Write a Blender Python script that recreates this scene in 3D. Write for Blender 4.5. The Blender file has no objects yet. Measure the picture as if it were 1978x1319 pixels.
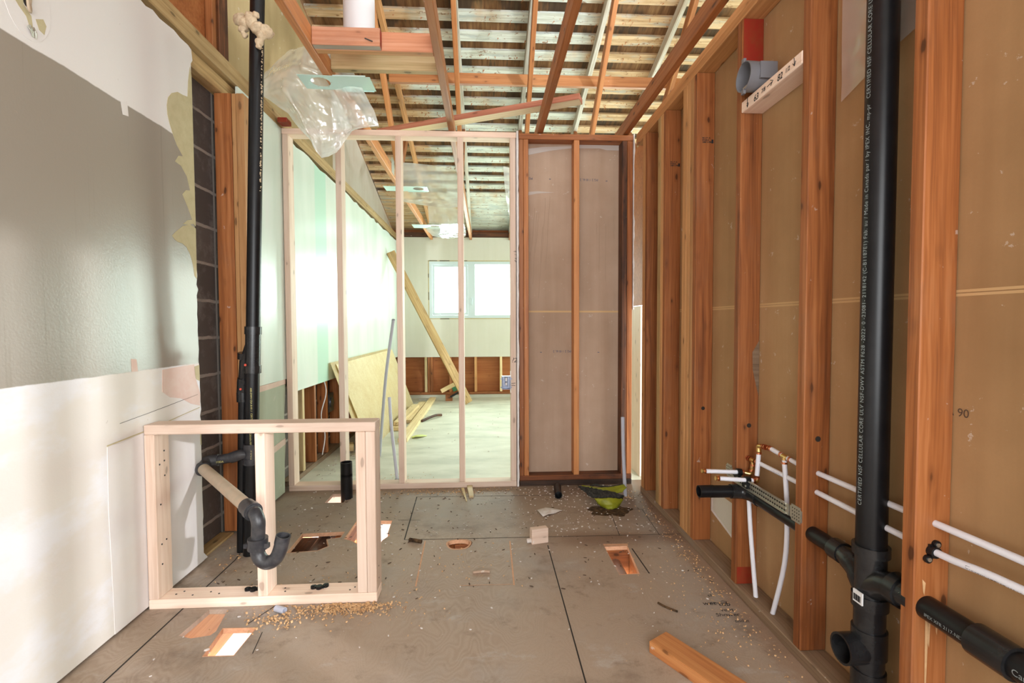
import bpy, bmesh, math, random
from mathutils import Vector, Matrix, noise as mnoise
V = Vector
sc = bpy.context.scene
col = sc.collection
rnd = random.Random(7)

# ------------------------------------------------------------------ camera, world, light, exposure
F_PX, YAW, PITCH, ROLL, CAM_H = 920.0, 0.05443, 0.03479, -0.00362, 1.1156
fw = V((math.sin(YAW)*math.cos(PITCH), math.cos(YAW)*math.cos(PITCH), -math.sin(PITCH)))
rt = V((math.cos(YAW), -math.sin(YAW), 0))
up = rt.cross(fw)
cr, sr = math.cos(ROLL), math.sin(ROLL)
rt2, up2 = rt*cr + up*sr, up*cr - rt*sr
cd = bpy.data.cameras.new('camera'); cam = bpy.data.objects.new('camera', cd); col.objects.link(cam)
cd.sensor_width = 36; cd.lens = 36*F_PX/1978; cd.clip_start = .02; cd.clip_end = 200
m = Matrix.Identity(4)
for i in range(3):
    m[i][0], m[i][1], m[i][2] = rt2[i], up2[i], -fw[i]
m[2][3] = CAM_H
cam.matrix_world = m
sc.camera = cam

w = bpy.data.worlds.new('world'); sc.world = w; w.use_nodes = True
bg = w.node_tree.nodes['Background']
bg.inputs[0].default_value = (0.86, 0.95, 1.0, 1); bg.inputs[1].default_value = 4.0

def area(name, loc, aim, sx, sy, power, color):
    l = bpy.data.lights.new(name, 'AREA'); l.shape = 'RECTANGLE'; l.size = sx; l.size_y = sy
    l.energy = power; l.color = color
    o = bpy.data.objects.new(name, l); col.objects.link(o); o.location = loc
    o.rotation_euler = (V(aim)-V(loc)).to_track_quat('-Z', 'Y').to_euler()
    return o
# daylight through the openings behind the camera
area('rear_window_daylight', (0.1, -1.55, 1.45), (0.0, 2.5, 1.15), 2.2, 1.7, 44, (1.0, 0.95, 0.94))
# low daylight through the open studs on the right, behind the camera
area('side_opening_daylight', (4.6, -2.3, 2.2), (-1.33, 1.55, .45), .12, .12, 270, (0.90, 0.93, 1.0))
# daylight through the far window and the side window of the far room
area('far_window_daylight', (-.2, 7.62, 1.66), (-.2, 3, 1.2), 1.25, .85, 60, (0.82, 1.0, 0.92))
area('far_side_window_daylight', (3.5, 5.4, 1.5), (-1.3, 5.0, 1.0), 2.4, 1.5, 62, (0.84, 1.0, 0.90))
area('far_door_daylight', (2.25, 7.62, 1.25), (1.2, 3, 1.1), 1.5, 1.9, 120, (0.76, 1.0, 0.84))
# lamps of the storey below
for bx, by in ((-.9, 1.65), (-.7, 2.6), (.62, 2.15), (-.9, 3.1)):
    area('lower_floor_lamp', (bx-.1, by, -.16), (bx-.1, by, -1), .35, .5, 9, (1, .95, .9))

vs = sc.view_settings
vs.view_transform = 'Standard'; vs.look = 'None'; vs.gamma = 1.0; vs.use_curve_mapping = False
vs.exposure = 0.35

# ------------------------------------------------------------------ material helpers
def nd(nt, kind, ins=None, **props):
    n = nt.nodes.new(kind)
    for k, v in props.items():
        setattr(n, k, v)
    for k, v in (ins or {}).items():
        s = n.inputs[k]
        if isinstance(v, bpy.types.NodeSocket): nt.links.new(v, s)
        else: s.default_value = v
    return n
def c4(c): return (c[0], c[1], c[2], 1)
def srgb(r, g, b):
    f = lambda u: (u/255)/12.92 if u/255 <= .04045 else ((u/255+.055)/1.055)**2.4
    return (f(r), f(g), f(b))
def base(name, rough=.6, spec=.5):
    mt = bpy.data.materials.new(name); mt.use_nodes = True
    nt = mt.node_tree; b = nt.nodes['Principled BSDF']
    b.inputs['Roughness'].default_value = rough
    b.inputs['Specular IOR Level'].default_value = spec
    return mt, nt, b
def ramp(nt, fac, stops):
    r = nd(nt, 'ShaderNodeValToRGB', {0: fac}); e = r.color_ramp.elements
    while len(e) < len(stops): e.new(.5)
    for i, (p, c) in enumerate(stops):
        e[i].position = p; e[i].color = c4(c)
    return r.outputs[0]
def mixc(nt, fac, a, b, mode='MIX'):
    n = nd(nt, 'ShaderNodeMix', data_type='RGBA', blend_type=mode)
    for idx, v in ((0, fac), (6, a), (7, b)):
        if isinstance(v, bpy.types.NodeSocket): nt.links.new(v, n.inputs[idx])
        else: n.inputs[idx].default_value = v if idx == 0 else c4(v)
    return n.outputs[2]
def math_(nt, op, a, b=0.0, clamp=False):
    return nd(nt, 'ShaderNodeMath', {0: a, 1: b}, operation=op, use_clamp=clamp).outputs[0]
def smooth(nt, v, lo, hi):
    return nd(nt, 'ShaderNodeMapRange', {0: v, 1: lo, 2: hi}, interpolation_type='SMOOTHSTEP').outputs[0]
def ocoord(nt): return nd(nt, 'ShaderNodeTexCoord').outputs['Object']
def scaled(nt, co, s, add=None):
    if add is not None:
        co = nd(nt, 'ShaderNodeVectorMath', {0: co, 1: add}, operation='ADD').outputs[0]
    return nd(nt, 'ShaderNodeVectorMath', {0: co, 1: s}, operation='MULTIPLY').outputs[0]
def noise(nt, co, scale, detail=4, rough=.55):
    return nd(nt, 'ShaderNodeTexNoise', {'Vector': co, 'Scale': scale, 'Detail': detail, 'Roughness': rough}).outputs[0]
def bump(nt, b, h, strength, dist=.004):
    n = nd(nt, 'ShaderNodeBump', {'Height': h, 'Strength': strength, 'Distance': dist})
    nt.links.new(n.outputs[0], b.inputs['Normal'])

def wood(name, dark, mid, light, rough=.55, knot=.6, dirt=0.0, dirtcol=(.2, .15, .11), spots=0.0):
    """grain runs along the object's own X axis; every timber gets its own offset"""
    mt, nt, b = base(name, rough, .35)
    oi = nd(nt, 'ShaderNodeObjectInfo')
    off = nd(nt, 'ShaderNodeVectorMath', {0: oi.outputs['Random'], 1: (37., 19., 53.)}, operation='MULTIPLY').outputs[0]
    co = nd(nt, 'ShaderNodeVectorMath', {0: ocoord(nt), 1: off}, operation='ADD').outputs[0]
    warp = noise(nt, scaled(nt, co, (1.2, 6, 6)), 1.0, 3)
    wv = nd(nt, 'ShaderNodeVectorMath', {0: scaled(nt, co, (1, 1, 1)), 1: nd(nt, 'ShaderNodeCombineXYZ', {1: math_(nt, 'MULTIPLY', warp, .05), 2: math_(nt, 'MULTIPLY', warp, .05)}).outputs[0]}, operation='ADD').outputs[0]
    g1 = noise(nt, scaled(nt, wv, (1.5, 55, 55)), 1.0, 5, .6)
    g2 = noise(nt, scaled(nt, wv, (.6, 9, 9)), 1.0, 3)
    g3 = noise(nt, scaled(nt, wv, (1.0, 140, 140)), 1.0, 2, .5)
    g = math_(nt, 'ADD', math_(nt, 'ADD', math_(nt, 'MULTIPLY', g1, .45), math_(nt, 'MULTIPLY', g2, .35)), math_(nt, 'MULTIPLY', g3, .20))
    c = ramp(nt, g, [(.36, dark), (.5, mid), (.63, light)])
    vo = nd(nt, 'ShaderNodeTexVoronoi', {'Vector': nd(nt, 'ShaderNodeVectorMath', {0: scaled(nt, co, (6.5, 15, 15)), 1: nd(nt, 'ShaderNodeCombineXYZ', {0: math_(nt, 'MULTIPLY', warp, .8), 1: math_(nt, 'MULTIPLY', g2, .8), 2: 0.0}).outputs[0]}, operation='ADD').outputs[0], 'Scale': 1.0, 'Randomness': 1.0})
    halo = smooth(nt, math_(nt, 'ADD', vo.outputs['Distance'], math_(nt, 'MULTIPLY', g1, .35)), .46, .22)
    kn = smooth(nt, math_(nt, 'ADD', vo.outputs['Distance'], math_(nt, 'MULTIPLY', math_(nt, 'SUBTRACT', g1, .5), .2)), .13, .08)
    kc = tuple(x*.35 for x in dark)
    c = mixc(nt, math_(nt, 'MULTIPLY', halo, knot*.6), c, tuple(x*.8 for x in dark))
    c = mixc(nt, math_(nt, 'MULTIPLY', kn, knot), c, kc)
    if dirt:
        d = smooth(nt, noise(nt, scaled(nt, co, (2.5, 7, 7)), 1.0, 5, .65), .50, .72)
        c = mixc(nt, math_(nt, 'MULTIPLY', d, dirt), c, dirtcol)
    if spots:
        s = smooth(nt, noise(nt, scaled(nt, co, (22, 26, 26)), 1.0, 3, .7), .70, .74)
        c = mixc(nt, math_(nt, 'MULTIPLY', s, spots), c, (.62, .58, .54))
    val = math_(nt, 'ADD', math_(nt, 'MULTIPLY', oi.outputs['Random'], .36), .82)
    hsv = nd(nt, 'ShaderNodeHueSaturation', {'Value': val, 'Color': c})
    nt.links.new(hsv.outputs[0], b.inputs['Base Color'])
    bump(nt, b, g1, .25, .002)
    return mt
def plain(name, c, rough=.5, metal=0.0, spec=.5, var=0.0, vs=30, c2=None):
    mt, nt, b = base(name, rough, spec)
    b.inputs['Metallic'].default_value = metal
    if var:
        f = smooth(nt, noise(nt, ocoord(nt), vs, 5, .65), .35, .7)
        cc = mixc(nt, math_(nt, 'MULTIPLY', f, var), c, c2 or tuple(x*.5 for x in c))
        nt.links.new(cc, b.inputs['Base Color'])
    else:
        b.inputs['Base Color'].default_value = c4(c)
    return mt

M = {}
M['fir'] = wood('old_fir', (.155, .046, .013), (.315, .105, .030), (.44, .172, .060), .5, .8, .30, (.25, .13, .075), .35)
M['fir_light'] = wood('old_fir_light', (.38, .17, .06), (.52, .26, .10), (.62, .34, .15), .55, .7, .25, (.35, .24, .16))
M['fir_dark'] = wood('old_fir_stained', (.03, .014, .009), (.085, .033, .015), (.20, .07, .026), .6, .6, .9, (.012, .009, .008), .3)
M['fir_black'] = wood('damp_black_fir', (.012, .008, .006), (.03, .016, .010), (.07, .032, .018), .6, .5, .8, (.008, .006, .005), .3)
M['fir_scorched'] = wood('damp_stained_fir', (.07, .022, .009), (.20, .062, .020), (.33, .11, .036), .6, .5, .92, (.010, .008, .007), .3)
M['joist'] = wood('joist_fir', (.30, .10, .03), (.46, .18, .06), (.55, .25, .09), .5, .6, .15, (.3, .15, .08), .4)
M['pine'] = wood('new_pine', (.66, .46, .34), (.77, .58, .46), (.83, .67, .55), .6, .5)
M['lumber'] = wood('yellow_lumber', (.50, .36, .17), (.66, .50, .27), (.74, .60, .36), .6, .7, .15, (.35, .25, .14))
M['old_tan'] = wood('aged_tan_timber', (.22, .135, .05), (.42, .27, .115), (.54, .385, .19), .65, .6, .45, (.16, .10, .05))
M['salmon'] = wood('salmon_timber', (.46, .17, .085), (.60, .26, .14), (.68, .36, .23), .6, .5, .3, (.30, .13, .08))
M['red_board'] = wood('reddish_board', (.26, .085, .05), (.40, .15, .09), (.48, .22, .14), .6, .4, .2, (.25, .13, .08))
M['grey_wood'] = wood('weathered_grey_timber', (.26, .21, .15), (.45, .41, .34), (.60, .58, .52), .7, .4, .3, (.36, .22, .12))
M['sill'] = wood('dusty_sill_timber', (.14, .085, .05), (.23, .15, .09), (.30, .21, .14), .7, .3, .5, (.24, .19, .155), .4)
M['ply'] = wood('birch_plywood', (.72, .56, .28), (.80, .66, .38), (.85, .74, .48), .55, .12)
M['ply_edge'] = wood('plywood_edge', (.30, .13, .05), (.42, .20, .09), (.55, .32, .17), .7, .2)
M['rust_ply'] = wood('rust_brown_sheathing', (.26, .075, .02), (.36, .115, .03), (.44, .16, .05), .6, .3)
M['black'] = plain('black_drain_plastic', (.005, .005, .006), .34, 0, .33, .3, 14, (.016, .016, .017))
M['black_fit'] = plain('black_fitting_plastic', (.010, .010, .011), .24, 0, .45, .5, 18, (.03, .03, .03))
M['black_dusty'] = plain('dusty_black_plastic', (.022, .022, .027), .36, 0, .5, .6, 25, (.085, .08, .078))
M['tan_pipe'] = plain('dust_faded_pipe', (.50, .38, .27), .55, 0, .4, .5, 14, (.33, .30, .22))
M['pex'] = plain('white_tube', (.74, .74, .80), .35)
M['grey_tube'] = plain('grey_conduit', (.47, .48, .55), .4)
M['copper'] = plain('copper_ring', (.72, .28, .14), .3, 1)
M['brass'] = plain('brass_fitting', (.72, .50, .20), .3, 1)
M['steel'] = plain('galvanized_steel', (.62, .62, .55), .38, .9, .5, .4, 40, (.40, .40, .36))
M['plate'] = plain('galvanized_plate', (.60, .80, .76), .35, .35)
M['dark_metal'] = plain('dark_metal', (.05, .05, .05), .4, .8)
M['grey_box'] = plain('grey_plastic_box', (.17, .17, .185), .45)
M['blue_box'] = plain('light_metal_box', (.20, .22, .28), .3, .8, .5, .6, 60, (.10, .11, .14))
M['red'] = plain('red_paint', (.27, .018, .008), .5, 0, .4, .75, 14, (.22, .05, .014))
M['red_dot'] = plain('red_sticker', (.75, .10, .06), .5)
M['white'] = plain('white_enamel', (.70, .68, .69), .45)
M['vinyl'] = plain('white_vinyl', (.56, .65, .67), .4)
M['ink'] = plain('black_ink', (.012, .012, .014), .7)
M['blue_ink'] = plain('blue_ink', (.05, .07, .13), .7)
M['pale_ink'] = plain('pale_print', (.24, .27, .27), .6)
M['yellow_ink'] = plain('yellow_print', (.55, .50, .18), .6)
M['label'] = plain('paper_label', (.72, .72, .72), .6)
M['groove'] = plain('dark_groove', (.02, .014, .01), .9)
M['fresh_cut'] = plain('fresh_saw_cut', (.62, .36, .22), .8, 0, .3, .5, 60, (.45, .22, .11))
M['gypsum'] = plain('gypsum_core', (.74, .70, .67), .9, 0, .3, .4, 30, (.58, .5, .45))
M['torn'] = plain('torn_paper', (.50, .43, .26), .9, 0, .2, .45, 24, (.40, .33, .19))
M['pinkpaper'] = plain('pink_patch', (.66, .48, .40), .9, 0, .2, .5, 16, (.70, .60, .52))
M['whitepatch'] = plain('filler_patch', (.70, .66, .635), .8, 0, .3, .3, 5, (.62, .55, .48))
M['drip'] = plain('water_stain', (.30, .20, .135), .8)
M['foam'] = plain('expanding_foam', (.66, .52, .35), .8, 0, .3, .6, 35, (.28, .20, .13))
M['green_pad'] = plain('yellow_green_plastic', (.25, .26, .012), .5, 0, .4, .6, 35, (.15, .155, .012))
M['green_light'] = plain('pale_green_plastic', (.55, .62, .16), .5)
M['green_paint'] = plain('green_paint', (.03, .16, .07), .6)
M['soot'] = plain('black_ragged_foam', (.015, .015, .014), .9, 0, .3, .5, 70, (.10, .09, .07))
M['muck'] = plain('dark_floor_stain', (.03, .018, .010), .9, 0, .2, .8, 45, (.15, .085, .04))
M['shaving'] = plain('wood_shaving', (.66, .42, .22), .8, 0, .2, .6, 20, (.46, .25, .11))
M['chip'] = plain('plaster_crumb', (.66, .62, .58), .9, 0, .2, .5, 30, (.40, .26, .19))
M['darkchip'] = plain('dark_crumb', (.09, .055, .035), .9)
M['concrete'] = plain('concrete_curb', (.52, .50, .42), .9, 0, .2, .4, 9, (.42, .42, .36))
M['lower'] = plain('lower_white_sheet', (.85, .84, .83), .8)
M['duct'] = plain('dark_duct', (.10, .045, .03), .5)

def paper(name, c, cd, cl, rough=.75):
    mt, nt, b = base(name, rough, .25)
    co = ocoord(nt)
    f = noise(nt, co, 1.6, 5, .6); f2 = noise(nt, co, 180, 2, .6)
    streak = noise(nt, scaled(nt, co, (14, 14, .7)), 1.0, 3, .6)
    c0 = ramp(nt, math_(nt, 'ADD', math_(nt, 'MULTIPLY', f, .7), math_(nt, 'MULTIPLY', streak, .3)), [(.35, cd), (.55, c), (.72, cl)])
    c1 = mixc(nt, math_(nt, 'MULTIPLY', f2, .22), c0, tuple(x*.6 for x in c))
    sp = smooth(nt, noise(nt, scaled(nt, co, (20, 20, 20)), 1.0, 4, .75), .655, .685)
    c2 = mixc(nt, math_(nt, 'MULTIPLY', sp, .5), c1, (.62, .55, .48))
    nt.links.new(c2, b.inputs['Base Color'])
    return mt
M['kraft'] = paper('kraft_paper', (.42, .25, .118), (.32, .185, .083), (.51, .33, .17), .6)
M['kraft_grey'] = paper('greyed_kraft_paper', (.46, .325, .235), (.37, .25, .17), (.54, .40, .30))
M['seam'] = plain('paper_seam_tape', (.56, .36, .17), .7)
M['tan_panel'] = paper('tan_gable_board', (.42, .31, .155), (.35, .25, .12), (.48, .37, .20))
M['white_panel'] = paper('primed_gable_board', (.64, .57, .49), (.56, .46, .36), (.70, .66, .61))
M['tape'] = plain('scuffed_tape', (.52, .45, .40), .7)

def paint_wall():
    mt, nt, b = base('painted_drywall', .34, .55)
    co = ocoord(nt); xyz = nd(nt, 'ShaderNodeSeparateXYZ', {0: co})
    z = math_(nt, 'ADD', xyz.outputs[2], math_(nt, 'MULTIPLY', math_(nt, 'SUBTRACT', noise(nt, co, 9, 3), .5), .012))
    tp = smooth(nt, z, 1.938, 1.943); lo = smooth(nt, z, .946, .942)
    dr = smooth(nt, noise(nt, scaled(nt, co, (1, 45, .8)), 1.0, 3), .60, .70)
    mid = mixc(nt, math_(nt, 'MULTIPLY', dr, .35), (.285, .245, .20), (.22, .18, .135))
    blot = smooth(nt, noise(nt, scaled(nt, co, (1, 2.2, 4)), 1.3, 5, .6), .45, .62)
    low = mixc(nt, blot, (.68, .63, .57), (.71, .69, .69))
    c = mixc(nt, tp, mid, (.70, .66, .63)); c = mixc(nt, lo, c, low)
    fl = smooth(nt, noise(nt, scaled(nt, co, (30, 30, 30)), 1.0, 3, .7), .72, .75)
    c = mixc(nt, math_(nt, 'MULTIPLY', fl, .4), c, (.35, .28, .22))
    nt.links.new(c, b.inputs['Base Color'])
    r = math_(nt, 'ADD', math_(nt, 'MULTIPLY', math_(nt, 'ADD', tp, lo, True), .38), .27)
    nt.links.new(r, b.inputs['Roughness'])
    bump(nt, b, noise(nt, co, 130, 3, .5), .12, .003)
    return mt
M['paint'] = paint_wall()
def green_wall():
    mt, nt, b = base('pale_green_drywall', .30, .5)
    co = ocoord(nt); xyz = nd(nt, 'ShaderNodeSeparateXYZ', {0: co})
    f = noise(nt, scaled(nt, co, (1, 2.5, .6)), 1.4, 4)
    c = ramp(nt, f, [(.35, (.56, .64, .56)), (.6, (.66, .72, .65)), (.75, (.70, .70, .66))])
    y = xyz.outputs[1]
    st = math_(nt, 'MULTIPLY', smooth(nt, y, 3.84, 3.86), smooth(nt, y, 4.12, 4.10))
    c = mixc(nt, st, c, (.45, .66, .54))
    nt.links.new(c, b.inputs['Base Color'])
    bump(nt, b, noise(nt, co, 90, 3, .5), .12, .003)
    return mt
M['green_wall'] = green_wall()
M['green_dull'] = paper('dull_green_drywall', (.42, .45, .34), (.36, .38, .28), (.48, .50, .40))
M['far_wall'] = paper('cream_drywall', (.66, .64, .55), (.62, .60, .50), (.70, .68, .60))
def block_wall():
    mt, nt, b = base('cinder_block', .9, .2)
    co = ocoord(nt); x = nd(nt, 'ShaderNodeSeparateXYZ', {0: co})
    wob = math_(nt, 'MULTIPLY', math_(nt, 'SUBTRACT', noise(nt, co, 12, 3), .5), .018)
    v = nd(nt, 'ShaderNodeCombineXYZ', {0: math_(nt, 'ADD', x.outputs[1], .11), 1: math_(nt, 'ADD', math_(nt, 'ADD', x.outputs[2], -.104), wob)})
    br = nd(nt, 'ShaderNodeTexBrick', {'Vector': v.outputs[0], 'Color1': c4((.075, .062, .057)), 'Color2': c4((.105, .086, .077)), 'Mortar': c4((.30, .26, .23)),
            'Scale': 1.0, 'Mortar Size': .010, 'Mortar Smooth': .35, 'Brick Width': .39, 'Row Height': .19}, offset=0.0)
    d = smooth(nt, noise(nt, co, 7, 6, .72), .47, .68)
    c = mixc(nt, math_(nt, 'MULTIPLY', d, .6), br.outputs[0], (.20, .175, .16))
    nt.links.new(c, b.inputs['Base Color'])
    bump(nt, b, br.outputs['Fac'], .6, .006)
    return mt
M['block'] = block_wall()
def floor_mat():
    mt, nt, b = base('worn_plywood', .62, .35)
    co = ocoord(nt); x = nd(nt, 'ShaderNodeSeparateXYZ', {0: co})
    wp = noise(nt, scaled(nt, co, (2.2, 1.1, 1)), 1.5, 3)
    v = nd(nt, 'ShaderNodeCombineXYZ', {0: math_(nt, 'MULTIPLY', x.outputs[0], 5.0), 1: math_(nt, 'ADD', math_(nt, 'MULTIPLY', x.outputs[1], 16.), math_(nt, 'MULTIPLY', wp, 22.)), 2: 0.0})
    wv = nd(nt, 'ShaderNodeTexWave', {'Vector': v.outputs[0], 'Scale': .55, 'Distortion': 4.0, 'Detail': 3, 'Detail Scale': 1.5}, bands_direction='Y')
    big = noise(nt, co, 1.3, 6, .62)
    gm = smooth(nt, noise(nt, scaled(nt, co, (.8, .8, 1), (5., 2., 0.)), 1.2, 3), .42, .60)
    c = mixc(nt, math_(nt, 'MULTIPLY', wv.outputs[1], math_(nt, 'ADD', math_(nt, 'MULTIPLY', gm, .40), .10)), (.385, .293, .218), (.295, .208, .148))
    c = mixc(nt, math_(nt, 'MULTIPLY', smooth(nt, big, .45, .70), .6), c, (.35, .325, .30))
    dk = smooth(nt, noise(nt, scaled(nt, co, (1.2, 1.6, 1), (3.1, 7.7, 0.)), 1.9, 6, .68), .52, .75)
    c = mixc(nt, math_(nt, 'MULTIPLY', dk, .7), c, (.13, .085, .06))
    sd = smooth(nt, noise(nt, scaled(nt, co, (55, 75, 1)), 1.0, 4, .7), .66, .72)
    c = mixc(nt, math_(nt, 'MULTIPLY', sd, .55), c, (.52, .42, .34))
    dy = math_(nt, 'SUBTRACT', x.outputs[1], 2.42)
    band = math_(nt, 'MULTIPLY', smooth(nt, math_(nt, 'ADD', math_(nt, 'ABSOLUTE', dy), math_(nt, 'MULTIPLY', big, .25)), .26, .12), smooth(nt, x.outputs[0], .25, .5))
    c = mixc(nt, math_(nt, 'MULTIPLY', band, .65), c, (.15, .075, .04))
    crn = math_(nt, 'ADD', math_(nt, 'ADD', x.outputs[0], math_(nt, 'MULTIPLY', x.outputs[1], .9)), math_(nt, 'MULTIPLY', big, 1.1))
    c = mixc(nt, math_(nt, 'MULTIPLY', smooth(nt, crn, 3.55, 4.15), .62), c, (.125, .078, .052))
    edge = smooth(nt, math_(nt, 'ADD', x.outputs[0], math_(nt, 'MULTIPLY', noise(nt, co, 14, 4, .7), .16)), 1.0, 1.08)
    c = mixc(nt, math_(nt, 'MULTIPLY', edge, .6), c, (.27, .15, .085))
    scuff = smooth(nt, noise(nt, scaled(nt, co, (5, 9, 1), (1.7, 4.4, 0.)), 1.0, 6, .7), .56, .72)
    c = mixc(nt, math_(nt, 'MULTIPLY', scuff, .5), c, (.47, .43, .39))
    soil = smooth(nt, noise(nt, scaled(nt, co, (7, 8, 1), (8.1, 2.2, 0.)), 1.0, 6, .72), .55, .72)
    c = mixc(nt, math_(nt, 'MULTIPLY', soil, .6), c, (.17, .115, .08))
    fine = noise(nt, co, 230, 3, .7)
    c = mixc(nt, math_(nt, 'MULTIPLY', smooth(nt, fine, .5, .75), .35), c, (.16, .11, .08))
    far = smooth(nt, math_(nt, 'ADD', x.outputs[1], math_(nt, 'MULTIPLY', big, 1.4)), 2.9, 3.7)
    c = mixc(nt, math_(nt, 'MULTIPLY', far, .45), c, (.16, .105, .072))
    nt.links.new(c, b.inputs['Base Color'])
    bump(nt, b, wv.outputs[1], .06, .002)
    return mt
M['floor'] = floor_mat()
def slab_mat():
    mt, nt, b = base('dusty_slab', .6, .4)
    co = ocoord(nt)
    f = noise(nt, scaled(nt, co, (1, 2.5, 1)), 2.0, 7, .65)
    c = ramp(nt, f, [(.35, (.46, .46, .37)), (.5, (.57, .56, .46)), (.68, (.66, .65, .55))])
    s = smooth(nt, noise(nt, co, 40, 3, .7), .70, .74)
    c = mixc(nt, math_(nt, 'MULTIPLY', s, .5), c, (.20, .14, .09))
    nt.links.new(c, b.inputs['Base Color'])
    return mt
M['slab'] = slab_mat()
def deck_mat():
    mt, nt, b = base('roof_boards', .75, .25)
    co = ocoord(nt)
    x = nd(nt, 'ShaderNodeSeparateXYZ', {0: co})
    big = noise(nt, scaled(nt, co, (1.1, .7, 0)), 1.4, 4, .6)
    f = noise(nt, scaled(nt, co, (2.0, 40, 40)), 1.0, 5, .65)
    pale = mixc(nt, smooth(nt, f, .3, .7), (.46, .46, .38), (.74, .77, .69))
    tan = mixc(nt, smooth(nt, f, .3, .7), (.40, .24, .11), (.66, .47, .28))
    side = math_(nt, 'ADD', smooth(nt, x.outputs[0], -.45, -.85), smooth(nt, x.outputs[0], .75, 1.2))
    tanf = smooth(nt, math_(nt, 'ADD', math_(nt, 'MULTIPLY', side, .30), big), .50, .70)
    c = mixc(nt, tanf, pale, tan)
    grey = smooth(nt, noise(nt, scaled(nt, co, (2.5, 14, 14)), 1.3, 5, .65), .50, .66)
    c = mixc(nt, math_(nt, 'MULTIPLY', grey, .55), c, (.33, .38, .37))
    sp = smooth(nt, noise(nt, scaled(nt, co, (14, 30, 30)), 1.0, 5, .75), .585, .64)
    c = mixc(nt, math_(nt, 'MULTIPLY', sp, .85), c, (.24, .115, .05))
    nt.links.new(c, b.inputs['Base Color'])
    return mt
M['deck'] = deck_mat()
def shake_mat():
    mt, nt, b = base('cedar_shakes', .85, .2)
    co = ocoord(nt)
    f = noise(nt, scaled(nt, co, (28, 2, 2)), 1.0, 4, .6)
    big = noise(nt, scaled(nt, co, (1.5, .8, 1)), 1.6, 4)
    c = ramp(nt, f, [(.35, (.11, .052, .022)), (.55, (.21, .11, .048)), (.7, (.30, .18, .08))])
    st = smooth(nt, math_(nt, 'ADD', math_(nt, 'MULTIPLY', big, .75), math_(nt, 'MULTIPLY', f, .35)), .52, .60)
    c = mixc(nt, math_(nt, 'MULTIPLY', st, .8), c, (.030, .024, .018))
    nt.links.new(c, b.inputs['Base Color'])
    return mt
M['shake'] = shake_mat()
def film_mat():
    mt = bpy.data.materials.new('clear_plastic_film'); mt.use_nodes = True
    nt = mt.node_tree; nt.nodes.clear()
    tr = nd(nt, 'ShaderNodeBsdfTransparent', {0: (1, 1, 1, 1)})
    df = nd(nt, 'ShaderNodeBsdfTranslucent', {0: (.92, .96, .95, 1)})
    d2 = nd(nt, 'ShaderNodeBsdfDiffuse', {0: (.93, .95, .94, 1)})
    gl = nd(nt, 'ShaderNodeBsdfGlossy', {0: (1, 1, 1, 1), 1: .12})
    m0 = nd(nt, 'ShaderNodeMixShader', {0: .5, 1: df.outputs[0], 2: d2.outputs[0]})
    m1 = nd(nt, 'ShaderNodeMixShader', {0: .60, 1: tr.outputs[0], 2: m0.outputs[0]})
    lw = nd(nt, 'ShaderNodeLayerWeight', {0: .35})
    f = math_(nt, 'ADD', math_(nt, 'MULTIPLY', lw.outputs[1], .55), .10)
    co = ocoord(nt); bn = nd(nt, 'ShaderNodeBump', {'Height': noise(nt, co, 9, 2, .5), 'Strength': .45, 'Distance': .03})
    nt.links.new(bn.outputs[0], gl.inputs['Normal'])
    vr = smooth(nt, noise(nt, co, 4, 2, .5), .35, .65)
    nt.links.new(math_(nt, 'ADD', math_(nt, 'MULTIPLY', vr, .22), .40), m1.inputs[0])
    m2 = nd(nt, 'ShaderNodeMixShader', {0: f, 1: m1.outputs[0], 2: gl.outputs[0]})
    o = nd(nt, 'ShaderNodeOutputMaterial', {0: m2.outputs[0]})
    return mt
M['film'] = film_mat()
def glass_mat():
    mt = bpy.data.materials.new('window_glass'); mt.use_nodes = True
    nt = mt.node_tree; nt.nodes.clear()
    tr = nd(nt, 'ShaderNodeBsdfTransparent', {0: (.97, 1, .99, 1)})
    gl = nd(nt, 'ShaderNodeBsdfGlossy', {0: (1, 1, 1, 1), 1: .02})
    m2 = nd(nt, 'ShaderNodeMixShader', {0: .06, 1: tr.outputs[0], 2: gl.outputs[0]})
    nd(nt, 'ShaderNodeOutputMaterial', {0: m2.outputs[0]})
    return mt
M['glass'] = glass_mat()

# ------------------------------------------------------------------ object helpers
WORLD = {}
def link(o, mat_world, parent=None):
    col.objects.link(o)
    WORLD[o.name] = mat_world.copy()
    if parent is not None:
        o.parent = parent
        o.matrix_basis = WORLD[parent.name].inverted() @ mat_world
    else:
        o.matrix_basis = mat_world
    return o
def tag(o, label=None, cat=None, group=None, kind=None):
    for k, v in (('label', label), ('category', cat), ('group', group), ('kind', kind)):
        if v: o[k] = v
    return o
def thing(name, label, cat, loc=(0, 0, 0), group=None):
    o = bpy.data.objects.new(name, None); o.empty_display_size = .1
    link(o, Matrix.Translation(V(loc)))
    return tag(o, label, cat, group)
def mesh(name, bm, mat, parent=None, mw=None, smooth_=False):
    bmesh.ops.recalc_face_normals(bm, faces=bm.faces)
    me = bpy.data.meshes.new(name); bm.to_mesh(me); bm.free()
    for mm in (mat if isinstance(mat, (list, tuple)) else [mat]): me.materials.append(M[mm] if isinstance(mm, str) else mm)
    if smooth_:
        for p in me.polygons: p.use_smooth = True
    o = bpy.data.objects.new(name, me)
    return link(o, mw or Matrix.Identity(4), parent)
def autosmooth(o, ang=40):
    me = o.data
    bm = bmesh.new(); bm.from_mesh(me)
    for f in bm.faces: f.smooth = True
    for e in bm.edges:
        if len(e.link_faces) == 2 and e.calc_face_angle(0) > math.radians(ang): e.smooth = False
    bm.to_mesh(me); bm.free(); return o
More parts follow.
